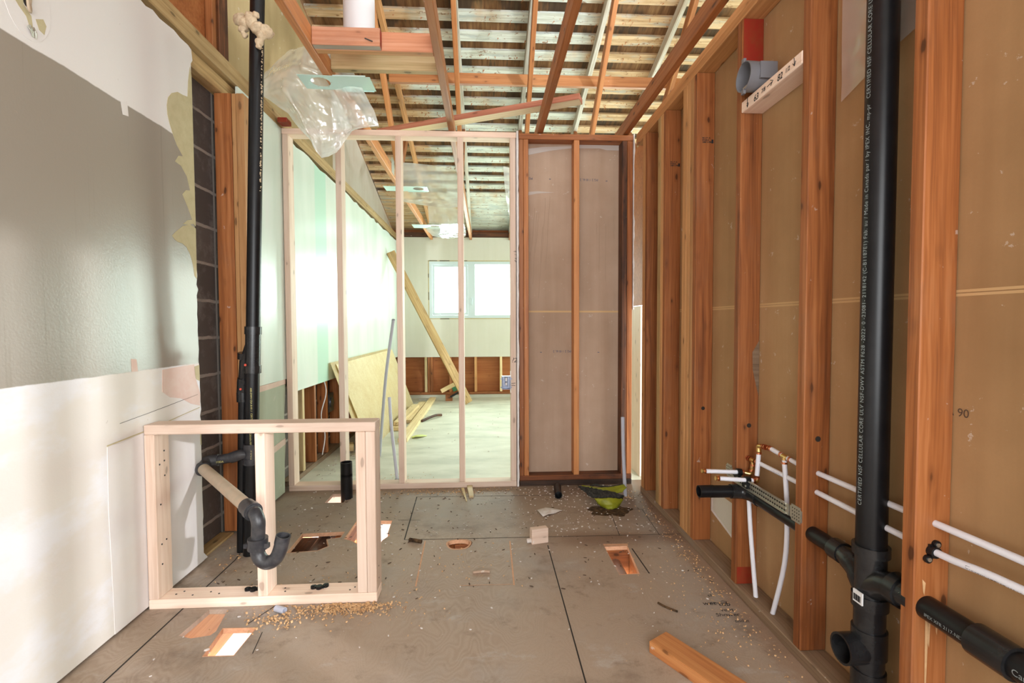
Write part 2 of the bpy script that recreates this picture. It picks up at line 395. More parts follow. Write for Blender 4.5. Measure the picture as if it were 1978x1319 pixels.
def box(bm, x0, x1, y0, y1, z0, z1):
    r = bmesh.ops.create_cube(bm, size=1, matrix=Matrix.Translation(((x0+x1)/2, (y0+y1)/2, (z0+z1)/2)) @ Matrix.Diagonal((x1-x0, y1-y0, z1-z0, 1)))
    return r['verts']
def prism(bm, pts, axis, a, b):
    """polygon extruded along an axis; pts are the two remaining coordinates in xyz order"""
    def P(p, t):
        q = list(p); q.insert(axis, t); return q
    v0 = [bm.verts.new(P(p, a)) for p in pts]; v1 = [bm.verts.new(P(p, b)) for p in pts]
    n = len(pts)
    bm.faces.new(v0); bm.faces.new(v1[::-1])
    for i in range(n): bm.faces.new((v0[i], v0[(i+1) % n], v1[(i+1) % n], v1[i]))
def frame_of(d, upv=None):
    d = d.normalized(); u = V(upv) if upv is not None else (V((0, 0, 1)) if abs(d.z) < .9 else V((0, 1, 0)))
    y = u.cross(d).normalized(); z = d.cross(y).normalized()
    return d, y, z
def tube(bm, pts, r, seg=16, cap=True):
    pts = [V(p) for p in pts]; n = len(pts); rings = []
    rr = r if isinstance(r, (list, tuple)) else [r]*n
    t0 = next(q-pts[0] for q in pts if (q-pts[0]).length > 1e-7).normalized(); _, y, z = frame_of(t0)
    tl = t0
    for i, p in enumerate(pts):
        t = (pts[min(i+1, n-1)]-pts[max(i-1, 0)])
        t = t.normalized() if t.length > 1e-7 else tl
        tl = t
        y = (y - t*y.dot(t)).normalized(); zn = t.cross(y)
        z = zn if zn.dot(z) >= 0 else -zn
        rings.append([bm.verts.new(p + (y*math.cos(2*math.pi*k/seg)+z*math.sin(2*math.pi*k/seg))*rr[i]) for k in range(seg)])
    for i in range(n-1):
        for k in range(seg):
            bm.faces.new((rings[i][k], rings[i][(k+1) % seg], rings[i+1][(k+1) % seg], rings[i+1][k]))
    if cap:
        for ring in (rings[0], rings[-1]):
            try: bm.faces.new(ring)
            except ValueError: pass
    return rings
def pipe_end(bm, p, d, r, wall=.005, depth=.06, seg=16):
    """open pipe: outer wall, lip and bore, from p along d (length depth)"""
    p = V(p); d = V(d).normalized()
    tube(bm, [p+d*depth, p, p, p+d*depth], [r, r, r-wall, r-wall], seg, cap=False)
    # dark closing disc inside
    dd, y, z = frame_of(d)
    bm.faces.new([bm.verts.new(p+d*depth*.98+(y*math.cos(2*math.pi*k/seg)+z*math.sin(2*math.pi*k/seg))*(r-wall)) for k in range(seg)])
def cyl(bm, a, b, r, seg=16): tube(bm, [a, b], r, seg)
def arc(c, u, v, r, a0, a1, n=10):
    return [V(c)+V(u)*r*math.cos(a0+(a1-a0)*i/n)+V(v)*r*math.sin(a0+(a1-a0)*i/n) for i in range(n+1)]
def curve_pts(pts, n=6):
    pts = [V(p) for p in pts]; out = []
    for i in range(len(pts)-1):
        p0 = pts[max(i-1, 0)]; p1 = pts[i]; p2 = pts[i+1]; p3 = pts[min(i+2, len(pts)-1)]
        for k in range(n):
            t = k/n
            out.append(.5*((2*p1)+(p2-p0)*t+(2*p0-5*p1+4*p2-p3)*t*t+(3*p1-p0-3*p2+p3)*t**3))
    out.append(pts[-1]); return out
def timber(name, a, b, w_, h_, mat, parent=None, upv=None, bev=.0025):
    """a sawn board from a to b (centre line); h_ along upv, w_ across; local X is the grain"""
    a = V(a); b = V(b); d, y, z = frame_of(b-a, upv)
    bm = bmesh.new(); L = (b-a).length
    box(bm, -L/2, L/2, -w_/2, w_/2, -h_/2, h_/2)
    if bev: bmesh.ops.bevel(bm, geom=bm.edges[:], offset=bev, segments=1, affect='EDGES')
    mw = Matrix.Identity(4); c = (a+b)/2
    for i in range(3): mw[i][0], mw[i][1], mw[i][2], mw[i][3] = d[i], y[i], z[i], c[i]
    return mesh(name, bm, mat, parent, mw)
def face_mat(o, mat, axis, sign):
    """second material on the sides facing one way (weathered edges, clean faces)"""
    o.data.materials.append(M[mat]); r = WORLD[o.name].to_3x3()
    for p in o.data.polygons:
        if (r @ p.normal)[axis]*sign > .9: p.material_index = len(o.data.materials)-1
    return o
def bx(name, x, y, z, mat, parent=None, bev=.0025):
    s = (x[1]-x[0], y[1]-y[0], z[1]-z[0]); c = [(x[0]+x[1])/2, (y[0]+y[1])/2, (z[0]+z[1])/2]
    k = max(range(3), key=lambda i: s[i]); a = list(c); b = list(c); a[k] -= s[k]/2; b[k] += s[k]/2
    if k == 2: return timber(name, a, b, s[0], s[1], mat, parent, (0, 1, 0), bev)
    if k == 0: return timber(name, a, b, s[1], s[2], mat, parent, (0, 0, 1), bev)
    return timber(name, a, b, s[0], s[2], mat, parent, (0, 0, 1), bev)
def split(o):
    """every loose piece of a small fitting becomes a mesh of its own under the same parent"""
    bm = bmesh.new(); bm.from_mesh(o.data); bm.verts.ensure_lookup_table(); todo = set(bm.verts); isl = []
    while todo:
        st = [todo.pop()]; cur = set(st)
        while st:
            for e_ in st.pop().link_edges:
                for v_ in e_.verts:
                    if v_ not in cur: cur.add(v_); todo.discard(v_); st.append(v_)
        isl.append({v_.index for v_ in cur})
    out = []
    for ids in isl:
        b2 = bm.copy(); b2.verts.ensure_lookup_table()
        bmesh.ops.delete(b2, geom=[v_ for v_ in b2.verts if v_.index not in ids], context='VERTS')
        me = bpy.data.meshes.new(o.data.name); b2.to_mesh(me); b2.free()
        for mm in o.data.materials: me.materials.append(mm)
        n = bpy.data.objects.new(o.name.split('.')[0], me); out.append(link(n, WORLD[o.name], o.parent))
    bm.free(); old = o.data; bpy.data.objects.remove(o); bpy.data.meshes.remove(old)
    return out
def boolean_cut(o, cutter_bm):
    me = bpy.data.meshes.new('cut'); bmesh.ops.recalc_face_normals(cutter_bm, faces=cutter_bm.faces)
    cutter_bm.to_mesh(me); cutter_bm.free()
    co = bpy.data.objects.new('cut', me); col.objects.link(co)
    md = o.modifiers.new('cut', 'BOOLEAN'); md.operation = 'DIFFERENCE'; md.solver = 'EXACT'; md.object = co
    bpy.context.view_layer.update()
    dg = bpy.context.evaluated_depsgraph_get()
    new = bpy.data.meshes.new_from_object(o.evaluated_get(dg))
    o.modifiers.clear(); o.data = new
    bpy.data.objects.remove(co); bpy.data.meshes.remove(me)
def text(name, body, size, origin, ex, ey, mat, parent, shear=0.0, spacing=1.0, thick=.0):
    cu = bpy.data.curves.new(name, 'FONT'); cu.body = body; cu.size = size; cu.shear = shear; cu.space_character = spacing
    cu.offset = thick
    t = bpy.data.objects.new(name, cu); col.objects.link(t)
    bpy.context.view_layer.update()
    me = bpy.data.meshes.new_from_object(t.evaluated_get(bpy.context.evaluated_depsgraph_get()))
    bpy.data.objects.remove(t)
    me.name = name; me.materials.clear(); me.materials.append(M[mat])
    o = bpy.data.objects.new(name, me)
    ex = V(ex).normalized(); ez = ex.cross(V(ey)).normalized(); ey = ez.cross(ex)
    mw = Matrix.Identity(4)
    for i in range(3): mw[i][0], mw[i][1], mw[i][2], mw[i][3] = ex[i], ey[i], ez[i], origin[i]
    return link(o, mw, parent)
def stroke(name, lines, r, origin, ex, ey, mat, parent):
    """hand drawn marks: poly-lines in a plane, slightly raised"""
    bm = bmesh.new(); o0 = V(origin); ex = V(ex).normalized(); ey = V(ey).normalized(); ez = ex.cross(ey)
    for ln in lines:
        tube(bm, [o0+ex*x+ey*y for x, y in ln], r, 5)
    return mesh(name, bm, mat, parent)

# ------------------------------------------------------------------ key planes of the place (metres)
XL = -1.335      # left drywall face
XB = -1.43       # face of the block wall, outer face of the left plates
XR = 1.026       # room side of the right studs
XD = 1.115       # kraft-paper face of the right wall board
YP = 3.249       # near face of the partitions
YF = 7.35        # far wall face
ZT = 2.414       # top of the plates, underside of the joists
SL, Z0 = .297, 4.796
def deckz(y): return Z0 - SL*y

# ------------------------------------------------------------------ floor with its holes
bm = bmesh.new(); box(bm, -1.45, 1.13, -1.4, 3.335, -.019, 0)
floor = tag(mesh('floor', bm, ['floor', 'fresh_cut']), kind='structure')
cut = bmesh.new()
def hole(pts): prism(cut, pts, 2, -.06, .05)
hole([(-.963, 1.624), (-.978, 1.778), (-.852, 1.775), (-.858, 1.622)])
hole([(-1.113, 1.742), (-1.094, 1.90), (-1.021, 1.898), (-.992, 1.76), (-1.0, 1.738), (-1.06, 1.725)])
hole([(-.985, 2.36), (-.99, 2.575), (-.768, 2.588), (-.770, 2.52), (-.835, 2.50), (-.80, 2.42), (-.84, 2.372)])
hole([(-.748, 2.50), (-.745, 2.73), (-.541, 2.72), (-.53, 2.56), (-.515, 2.525), (-.54, 2.47), (-.545, 2.432), (-.60, 2.415), (-.655, 2.425), (-.70, 2.47)])
hole([(-.143+.066*math.cos(a)*(1+.08*math.sin(3*a)), 2.40+.066*math.sin(a)*(1+.1*math.cos(2*a))) for a in [i*math.pi/10 for i in range(20)]])
hole([(.587, 2.33), (.707, 2.333), (.682, 2.06), (.588, 2.058)])
hole([(-1.022, 3.024), (-1.02, 3.178), (-.897, 3.18), (-.905, 3.02)])
boolean_cut(floor, cut)
def strip(bm, a, b, wd, z=.0008):
    a = V((*a, z)); b = V((*b, z)); n = (b-a).normalized().cross(V((0, 0, 1)))*wd/2
    bm.faces.new([bm.verts.new(p) for p in (a-n, a+n, b+n, b-n)])
bm = bmesh.new()
for a, b, wd in (((.306, 2.36), (.300, -1.3), .005), ((-.43, 2.468), (1.05, 2.445), .004), ((-.43, 2.47), (-.455, 3.09), .006),
                 ((-.46, 3.088), (.42, 3.066), .004), ((.74, 2.835), (.70, 2.45), .0035), ((.79, 2.80), (.935, 2.79), .003), ((.935, 2.79), (.912, 2.44), .003),
                 ((-1.20, 2.30), (-1.21, -1.3), .006), ((-1.20, 2.30), (-1.24, 2.60), .005), ((-.90, 1.79), (-.84, 1.92), .004), ((-.82, 1.745), (-.80, 1.63), .003),
                 ((-.51, 2.725), (-.38, 2.715), .003), ((.72, 2.30), (.725, 2.06), .006)):
    strip(bm, a, b, wd)
mesh('board_joint', bm, 'groove', floor)
bm = bmesh.new()
for a, b, wd in (((-.320, 2.447), (-.306, 2.016), .007), ((.117, 2.42), (.114, 2.0), .007), ((-.12, 2.012), (.108, 2.008), .003), ((.588, 2.345), (.712, 2.342), .022)):
    strip(bm, a, b, wd, .0012)
mesh('saw_cut', bm, 'fresh_cut', floor)
# raw edges of the holes: pale sawn rims
def rim(pts, z0=-.0188, z1=.0006, t=.004):
    b = bmesh.new(); n = len(pts); c = V((sum(p[0] for p in pts)/n, sum(p[1] for p in pts)/n, 0))
    for i in range(n):
        a_ = V((*pts[i], 0)); b_ = V((*pts[(i+1) % n], 0))
        q = [a_, b_, b_+(c-b_).normalized()*t, a_+(c-a_).normalized()*t]
        lo_ = [b.verts.new((p.x, p.y, z0)) for p in q]; hi = [b.verts.new((p.x, p.y, z1)) for p in q]
        b.faces.new(hi); b.faces.new(lo_[::-1])
        for k in range(4): b.faces.new((lo_[k], lo_[(k+1) % 4], hi[(k+1) % 4], hi[k]))
    mesh('sawn_edge', b, 'fresh_cut', floor)
rim([(-.145+.064*math.cos(a)*(1+.08*math.sin(3*a)), 2.40+.064*math.sin(a)*(1+.1*math.cos(2*a))) for a in [i*math.pi/10 for i in range(20)]], t=.009)
rim([(-.963, 1.624), (-.978, 1.778), (-.852, 1.775), (-.858, 1.622)])
rim([(.587, 2.33), (.707, 2.333), (.682, 2.06), (.588, 2.058)])
rim([(-.985, 2.36), (-.99, 2.575), (-.768, 2.588), (-.770, 2.52), (-.835, 2.50), (-.80, 2.42), (-.84, 2.372)])
rim([(-.748, 2.50), (-.745, 2.73), (-.541, 2.72), (-.53, 2.56), (-.515, 2.525), (-.54, 2.47), (-.545, 2.432), (-.60, 2.415), (-.655, 2.425), (-.70, 2.47)])
# floor handwriting beside the right sill
bm = bmesh.new(); box(bm, -1.45, 3.6, 3.335, 7.6, -.02, 0)
tag(mesh('floor', bm, 'slab'), kind='structure')
# storey below: joists and white sheet
bm = bmesh.new(); box(bm, -1.45, 1.13, -1.4, 3.4, -.62, -.60)
tag(mesh('floor', bm, 'lower'), kind='structure')
fj = thing('floor_joists', 'orange fir joists seen through the cut holes in the plywood floor', 'joists', (0, 1.5, -.2))
for x in (-1.40, -1.155, -.80, -.19, .77, 1.08):
    bx('joist', (x-.019, x+.019), (-.5, 3.4), (-.262, -.022), 'fir_light' if x < -.9 else 'fir', fj)
bx('blocking', (-.17, .75), (2.44, 2.478), (-.262, -.022), 'fir', fj)
bx('subfloor_board', (-1.13, -.83), (2.15, 2.80), (-.14, -.12), 'fir_dark', fj)
bm = bmesh.new(); tube(bm, [(.665, 2.40, -.13), (.655, 1.9, -.13)], .03, 16)
tag(mesh('pipe', bm, 'white', None, None, True), 'white plastic pipe under the right-hand floor hole', 'pipe')
bm = bmesh.new(); tube(bm, [(-.90, 2.75, -.075), (-.89, 2.16, -.075)], .04, 16)
tag(mesh('pipe', bm, 'duct', None, None, True), 'dark pipe lying in the ragged middle floor hole', 'pipe')
# lower storey outer walls keep the light in
for nm, x0, x1, y0, y1 in (('wall_lower_left', -1.47, -1.45, -1.4, 3.4), ('wall_lower_right', 1.13, 1.15, -1.4, 3.4), ('wall_lower_back', -1.45, 1.13, 3.4, 3.42)):
    bm = bmesh.new(); box(bm, x0, x1, y0, y1, -.62, -.02); tag(mesh(nm, bm, 'lower'), kind='structure')

# ------------------------------------------------------------------ left side
rr = random.Random(3)
poly = [(-1.4, .012), (2.318, .012)]
z = .05
while z < 2.30:
    y = 2.287 + rr.uniform(-.004, .004)
    if .62 < z < .80: y += rr.uniform(.0, .012)
    if 1.18 < z < 1.36: y += rr.uniform(-.004, .010)
    poly.append((y, z)); z += rr.uniform(.02, .05)
poly += [(2.287, 2.31), (2.30, 2.33), (2.292, 2.375)]
y = 2.27
while y > .2:
    poly.append((y, 2.388+rr.uniform(-.012, .006))); y -= rr.uniform(.03, .07)
poly += [(-1.4, 2.395)]
bm = bmesh.new(); prism(bm, poly, 0, XL-.013, XL)
wl = tag(mesh('wall_left', bm, 'paint'), kind='structure')
def flat(name, pts, mat, parent, x=XL+.0012, t=.0014):
    b = bmesh.new(); prism(b, pts, 0, x-t, x); return mesh(name, b, mat, parent)
flat('torn_paper', [(2.111, 2.044), (2.12, 2.08), (2.145, 2.11), (2.185, 2.134), (2.22, 2.138), (2.255, 2.146), (2.262, 2.218), (2.278, 2.29), (2.288, 2.257), (2.290, 1.575), (2.272, 1.583), (2.235, 1.57), (2.197, 1.566),
     (2.23, 1.59), (2.265, 1.60), (2.235, 1.65), (2.199, 1.697), (2.225, 1.722), (2.255, 1.729), (2.235, 1.785), (2.195, 1.82), (2.155, 1.825), (2.18, 1.858), (2.21, 1.866), (2.17, 1.90), (2.143, 1.941), (2.125, 1.975), (2.113, 2.008)], 'torn', wl)
flat('torn_paper', [(2.197, 1.558), (2.15, 1.525), (2.121, 1.501), (2.14, 1.487), (2.158, 1.481), (2.19, 1.48), (2.218, 1.469), (2.24, 1.445), (2.253, 1.421), (2.266, 1.385), (2.272, 1.345), (2.288, 1.335), (2.290, 1.565), (2.25, 1.575)], 'torn', wl)
flat('torn_paper', [(2.25, .93), (2.289, .935), (2.290, .86), (2.265, .87), (2.255, .89)], 'torn', wl)
flat('torn_paper', [(2.255, .66), (2.289, .655), (2.290, .56), (2.262, .565), (2.25, .60)], 'torn', wl)
flat('pink_patch', [(2.035, .936), (2.10, .938), (2.25, .940), (2.258, .88), (2.29, .80), (2.286, .745), (2.22, .765), (2.15, .80), (2.08, .815), (2.031, .845)], 'pinkpaper', wl)
flat('filler_patch', [(1.854, 1.939), (1.885, 1.955), (1.890, 1.902), (1.862, 1.897)], 'whitepatch', wl)
flat('filler_patch', [(1.865, .993), (1.892, .990), (1.898, .943), (1.866, .944)], 'pinkpaper', wl)
flat('drywall_patch', [(1.745, .012), (1.742, .2), (1.735, .45), (1.738, .695), (1.80, .690), (1.95, .705), (2.10, .712), (2.278, .73), (2.284, .012)], 'whitepatch', wl, XL+.0022, .003)
flat('knife_line', [(1.735, .697), (1.95, .709), (2.28, .739), (2.28, .736), (1.95, .705), (1.735, .692)], 'torn', wl, XL+.003, .001)
flat('knife_line', [(1.80, .762), (1.95, .773), (2.27, .80), (2.27, .7985), (1.95, .7718), (1.80, .7608)], 'groove', wl, XL+.0012, .0008)
# old light fitting: stripped patch with a hole and a loop of wire
ell = lambda cy, cz, a, b, n=26, ph=0: [(cy+a*math.cos(i*2*math.pi/n), cz+b*math.sin(i*2*math.pi/n)) for i in range(n)]
fx = flat('fixture_scar', ell(1.502, 2.072, .075, .115), 'whitepatch', wl)
flat('wall_hole', ell(1.497, 2.085, .013, .036), 'groove', fx, XL+.0022)
flat('bare_patch', [(1.446, 2.085), (1.452, 2.06), (1.475, 2.035), (1.496, 2.02), (1.505, 1.996), (1.515, 2.0), (1.512, 2.03), (1.489, 2.05), (1.485, 2.09), (1.47, 2.11)], 'torn', fx, XL+.0018)
flat('bare_patch', [(1.525, 2.03), (1.55, 2.045), (1.560, 2.03), (1.552, 2.0), (1.535, 2.005)], 'torn', fx, XL+.0018)
bm = bmesh.new(); tube(bm, [(XL+.003+.012*math.sin(i*math.pi/14), 1.497+.010*math.cos(i*2*math.pi/14), 2.06+.026*math.sin(i*2*math.pi/14)) for i in range(15)], .0035, 8)
mesh('wire', bm, 'tan_pipe', fx, None, True)
bm = bmesh.new()
for k in range(7): tube(bm, [(XL+.002, 1.508+.004*k-.01, 1.995+.003*(k % 3)), (XL+.008, 1.51+.003*k-.01, 1.985+.004*(k % 2)), (XL+.002, 1.512+.002*k, 1.972)], .002, 5)
mesh('cut_screw', bm, 'steel', fx)

bm = bmesh.new(); box(bm, XB-.15, XB, 1.0, 7.6, -.1, 2.43)
tag(mesh('wall_block', bm, 'block'), kind='structure')
sp = bx('sole_plate', (XB+.002, XL-.02), (2.0, 2.595), (0, .012), 'old_tan')
tag(sp, 'dusty sill board on the floor along the dark concrete blocks', 'board')
# post of orange and tan studs beside the block wall
pst = thing('corner_post', 'post of nailed orange and tan studs beside the dark block wall, behind the black stack', 'post', (-1.34, 2.65, 0))
bx('stud', (-1.408, -1.322), (2.60, 2.638), (.013, 2.328), 'fir', pst)
bx('stud', (-1.32, -1.299), (2.602, 2.69), (.013, 2.328), 'fir_light', pst)
bx('stud', (-1.297, -1.258), (2.60, 2.688), (.013, 2.328), 'fir_light', pst)
# drywall between post and partition
bm = bmesh.new(); prism(bm, [(2.70, .76), (3.33, .76), (3.33, 2.41), (2.70, 2.41)], 0, XL-.013, XL)
tag(mesh('wall_left', bm, 'green_wall'), kind='structure')
bm = bmesh.new(); prism(bm, [(2.70, .012), (3.20, .012), (3.205, .2), (3.225, .33), (3.21, .5), (3.24, .726), (2.70, .726)], 0, XL-.013, XL-.002)
wg = tag(mesh('wall_left', bm, 'green_dull'), kind='structure')
flat('torn_strip', [(2.70, .722), (3.0, .724), (3.24, .728), (3.24, .762), (3.05, .757), (2.70, .76)], 'pinkpaper', wg, XL-.001, .011)
bm = bmesh.new(); prism(bm, [(2.70, .30), (3.2, .30), (3.2, .345), (2.70, .34)], 0, XL-.004, XL+.001)
flat('torn_strip', [(2.9, .30), (3.22, .33), (3.22, .37), (2.9, .345)], 'pinkpaper', wg, XL, .004); bm.free()
# left wall of the far room
e = [(3.335, .655), (7.35, .640), (7.35, 2.395)]
y = 7.2
while y > 3.45:
    e.append((y, 2.392+rr.uniform(-.022, .004))); y -= rr.uniform(.06, .16)
e.append((3.335, 2.40))
bm = bmesh.new(); prism(bm, e, 0, XL-.013, XL)
wlf = tag(mesh('wall_left', bm, 'green_wall'), kind='structure')
ls = thing('stud_wall', 'row of old studs bared under the cut pale green drywall of the far room', 'stud wall', (-1.39, 5.3, 0))
for y, mt in ((3.56, 'lumber'), (3.80, 'fir'), (4.08, 'fir'), (4.40, 'fir'), (4.80, 'fir'), (5.2, 'fir'), (5.6, 'fir'), (6.0, 'fir'), (6.4, 'fir'), (6.8, 'fir'), (7.2, 'fir')):
    bx('stud', (XB+.002, XL-.014), (y, y+.038), (.04, 2.33), mt, ls)
bx('sole_plate', (XB+.002, XL-.014), (3.34, 7.34), (0, .038), 'sill', ls)
cp = []
for i in range(30):
    t = i/29; cp.append((XL-.012+.010*math.sin(t*9), 4.02+.03*math.sin(t*11)-.05*t, .66-.60*t))
bm = bmesh.new(); tube(bm, curve_pts(cp, 2), .0045, 8)
tag(mesh('cable', bm, 'white', None, None, True), 'white cable dangling in front of the bared studs of the far room', 'cable')

# timbers on top of the left wall
tm = bx('wall_plate', (XB, XL), (.3, YF-.001), (2.412, 2.497), 'old_tan'); tag(tm, 'long aged tan timber plate running on top of the left wall', 'timber')
tm = bx('wall_plate', (XB, XL-.035), (1.2, 2.80), (2.331, 2.41), 'old_tan'); tag(tm, 'stained lower timber plate above the dark concrete blocks', 'timber')
bm = bmesh.new(); prism(bm, [(-1.4, 2.44), (2.60, 2.44), (2.60, deckz(2.60)), (-1.4, deckz(-1.4))], 0, XB-.02, XB)
tag(mesh('wall_gable', bm, 'rust_ply'), kind='structure')
bm = bmesh.new(); prism(bm, [(2.60, 2.44), (4.62, 2.44), (4.62, deckz(4.62)), (2.60, deckz(2.60))], 0, XB-.02, XB)
tag(mesh('wall_gable', bm, 'tan_panel'), kind='structure')
bm = bmesh.new(); prism(bm, [(4.62, 2.44), (7.6, 2.44), (7.6, deckz(7.6)), (4.62, deckz(4.62))], 0, XB-.02, XB)
tag(mesh('wall_gable', bm, 'white_panel'), kind='structure')
gs = thing('gable_studs', 'pair of short brown studs standing on the left timber plate against the gable', 'studs', (-1.40, 2.66, 2.5))
bx('stud', (XB+.001, -1.392), (2.575, 2.613), (2.498, 3.94), 'fir', gs)
bx('stud', (XB+.001, -1.40), (2.655, 2.745), (2.498, 3.90), 'fir_dark', gs)
rs = bx('shim', (-1.322, -1.262), (3.16, 3.235), (2.3805, 2.411), 'red'); tag(rs, 'small red painted wood shim on the left end of the partition', 'shim')
rs.matrix_basis = Matrix.Translation((0, 0, .034)) @ rs.matrix_basis

# ------------------------------------------------------------------ far wall with window
WX0, WX1, WZ0, WZ1 = -.874, .46, 1.211, 2.101
bm = bmesh.new()
for x0, x1, z0, z1 in ((XL, WX0, .626, 2.452), (WX1, 1.5, .626, 2.452), (3.0, 3.6, .626, 2.452), (1.5, 3.0, 2.2, 2.452), (WX0, WX1, .626, WZ0), (WX0, WX1, WZ1, 2.452)):
    box(bm, x0, x1, YF, YF+.013, z0, z1)
wf = tag(mesh('wall_far', bm, 'far_wall'), kind='structure')
bm = bmesh.new()
for x0, x1, z0, z1 in ((-1.46, WX0-.02, 0, 2.8), (WX1+.02, 1.5, 0, 2.8), (3.0, 3.6, 0, 2.8), (1.5, 3.0, 2.2, 2.8), (WX0-.02, WX1+.02, 0, WZ0-.02), (WX0-.02, WX1+.02, WZ1+.02, 2.8)):
    box(bm, x0, x1, YF+.105, YF+.12, z0, z1)
tag(mesh('wall_far', bm, 'rust_ply'), kind='structure')
bm = bmesh.new(); box(bm, -1.33, 1.5, YF-.02, YF+.104, 0, .045)
tag(mesh('baseboard_far', bm, 'concrete'), kind='structure')
fs = thing('stud_wall', 'low row of bared studs and sole plate under the far window', 'stud wall', (.4, YF+.05, .05))
for x0, x1, mt in ((-1.32, -1.283, 'fir'), (-.945, -.907, 'lumber'), (-.90, -.862, 'fir'), (-.858, -.82, 'fir'), (-.57, -.532, 'fir'), (-.182, -.144, 'fir_light'), (.21, .248, 'lumber'), (.62, .658, 'fir'), (1.02, 1.058, 'fir'), (1.43, 1.468, 'fir')):
    bx('stud', (x0, x1), (YF+.014, YF+.103), (.085, .9), mt, fs)
bx('sole_plate', (-1.33, 1.46), (YF+.0, YF+.103), (.046, .084), 'fir', fs)
bx('wall_plate', (-1.33, 3.5), (YF+.002, YF+.10), (2.455, 2.53), 'fir_dark', fs)
# window
bm = bmesh.new()
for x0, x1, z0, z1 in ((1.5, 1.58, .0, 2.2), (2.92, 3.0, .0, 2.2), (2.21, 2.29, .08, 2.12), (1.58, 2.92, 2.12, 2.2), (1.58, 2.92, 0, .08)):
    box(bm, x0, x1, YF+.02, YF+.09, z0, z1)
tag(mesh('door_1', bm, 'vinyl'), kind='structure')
w1 = bpy.data.objects.new('window_1', None); link(w1, Matrix.Translation((-.2, YF, WZ0))); tag(w1, kind='structure')
def rect_frame(bm, x0, x1, z0, z1, y0, y1, t):
    box(bm, x0, x1, y0, y1, z0, z0+t); box(bm, x0, x1, y0, y1, z1-t, z1)
    box(bm, x0, x0+t, y0, y1, z0+t, z1-t); box(bm, x1-t, x1, y0, y1, z0+t, z1-t)
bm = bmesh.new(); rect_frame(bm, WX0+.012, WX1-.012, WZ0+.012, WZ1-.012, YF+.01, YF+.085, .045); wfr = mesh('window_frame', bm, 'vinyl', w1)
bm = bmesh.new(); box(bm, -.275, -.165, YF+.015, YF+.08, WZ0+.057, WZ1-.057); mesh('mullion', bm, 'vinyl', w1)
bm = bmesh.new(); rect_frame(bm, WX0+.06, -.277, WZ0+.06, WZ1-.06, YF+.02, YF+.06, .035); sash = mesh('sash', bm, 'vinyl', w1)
bm = bmesh.new(); box(bm, WX0+.095, -.312, YF+.04, YF+.046, WZ0+.095, WZ1-.095); mesh('pane', bm, 'glass', sash)
bm = bmesh.new(); box(bm, -.165, WX1-.057, YF+.04, YF+.046, WZ0+.057, WZ1-.057); mesh('pane', bm, 'glass', w1)
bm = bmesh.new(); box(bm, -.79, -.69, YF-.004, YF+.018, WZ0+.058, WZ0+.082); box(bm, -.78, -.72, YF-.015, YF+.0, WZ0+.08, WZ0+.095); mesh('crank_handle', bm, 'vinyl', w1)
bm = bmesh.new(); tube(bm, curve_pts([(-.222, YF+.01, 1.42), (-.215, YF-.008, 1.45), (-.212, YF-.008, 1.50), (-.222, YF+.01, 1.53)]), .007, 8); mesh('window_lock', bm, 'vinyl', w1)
bm = bmesh.new()
for x0, x1, z0, z1 in ((WX0-.004, WX0+.012, WZ0, WZ1), (WX0, WX1, WZ1-.012, WZ1+.003), (WX0, WX1, WZ0-.004, WZ0+.012)):
    box(bm, x0, x1, YF-.001, YF+.05, z0, z1)
mesh('torn_edge', bm, 'torn', w1)
bm = bmesh.new()
for x0, x1, z0, z1 in ((-.70, -.55, WZ1-.008, WZ1+.001), (-.42, -.28, WZ1-.006, WZ1+.001), (-.855, -.74, WZ1-.006, WZ1+.002), (-.874, -.866, 1.50, 1.62), (-.874, -.866, 1.84, 1.90), (-.70, -.56, WZ0-.002, WZ0+.006)):
    box(bm, x0, x1, YF-.003, YF+.0, z0, z1)
mesh('dark_gap', bm, 'groove', w1)
# side walls of the far room, window on the right
bm = bmesh.new()
for y0, y1, z0, z1 in ((3.0, 4.3, 0, 3.6), (6.5, 7.6, 0, 3.0), (4.3, 6.5, 0, .8), (4.3, 6.5, 2.2, 3.4)):
    box(bm, 3.6, 3.62, y0, y1, z0, z1)
tag(mesh('wall_right', bm, 'far_wall'), kind='structure')
bm = bmesh.new(); box(bm, 1.7, 3.6, 3.0, 3.02, 0, 3.6); tag(mesh('wall_back', bm, 'far_wall'), kind='structure')

# ------------------------------------------------------------------ roof
TH = math.atan(SL); cs, sn = math.cos(TH), math.sin(TH)
def roofpt(x, s, n):   # s along slope from Y=0, n above the underside of the boards
    return V((x, s*cs + n*sn, Z0 - s*sn + n*cs))
bm = bmesh.new()
def slab(bm, x0, x1, s0, s1, n0, n1):
    vs_ = [bm.verts.new(roofpt(x, s, n)) for x in (x0, x1) for s in (s0, s1) for n in (n0, n1)]
    for f in ((0, 1, 3, 2), (4, 6, 7, 5), (0, 4, 5, 1), (2, 3, 7, 6), (0, 2, 6, 4), (1, 5, 7, 3)): bm.faces.new([vs_[i] for i in f])
s = 3.915/cs; rb = random.Random(5)
sl_ = []
k = 0
s0 = s
while s0 > -1.5: s0 -= .1885
while s0*cs < 6.30:
    j = rb.uniform(-.004, .004)
    slab(bm, -1.42, 6.5, s0+j, s0+j+.096, 0, .021); s0 += .1885
while s0*cs < 7.7:
    slab(bm, -1.42, 6.5, s0, s0+.104, 0, .021+rb.uniform(-.003, .003)); s0 += .106
ceil_ = tag(mesh('ceiling', bm, 'deck'), kind='structure')
bm = bmesh.new(); slab(bm, -1.45, 6.5, -1.6, 8.1, .0215, .05)
mesh('shake_layer', bm, 'shake', ceil_)
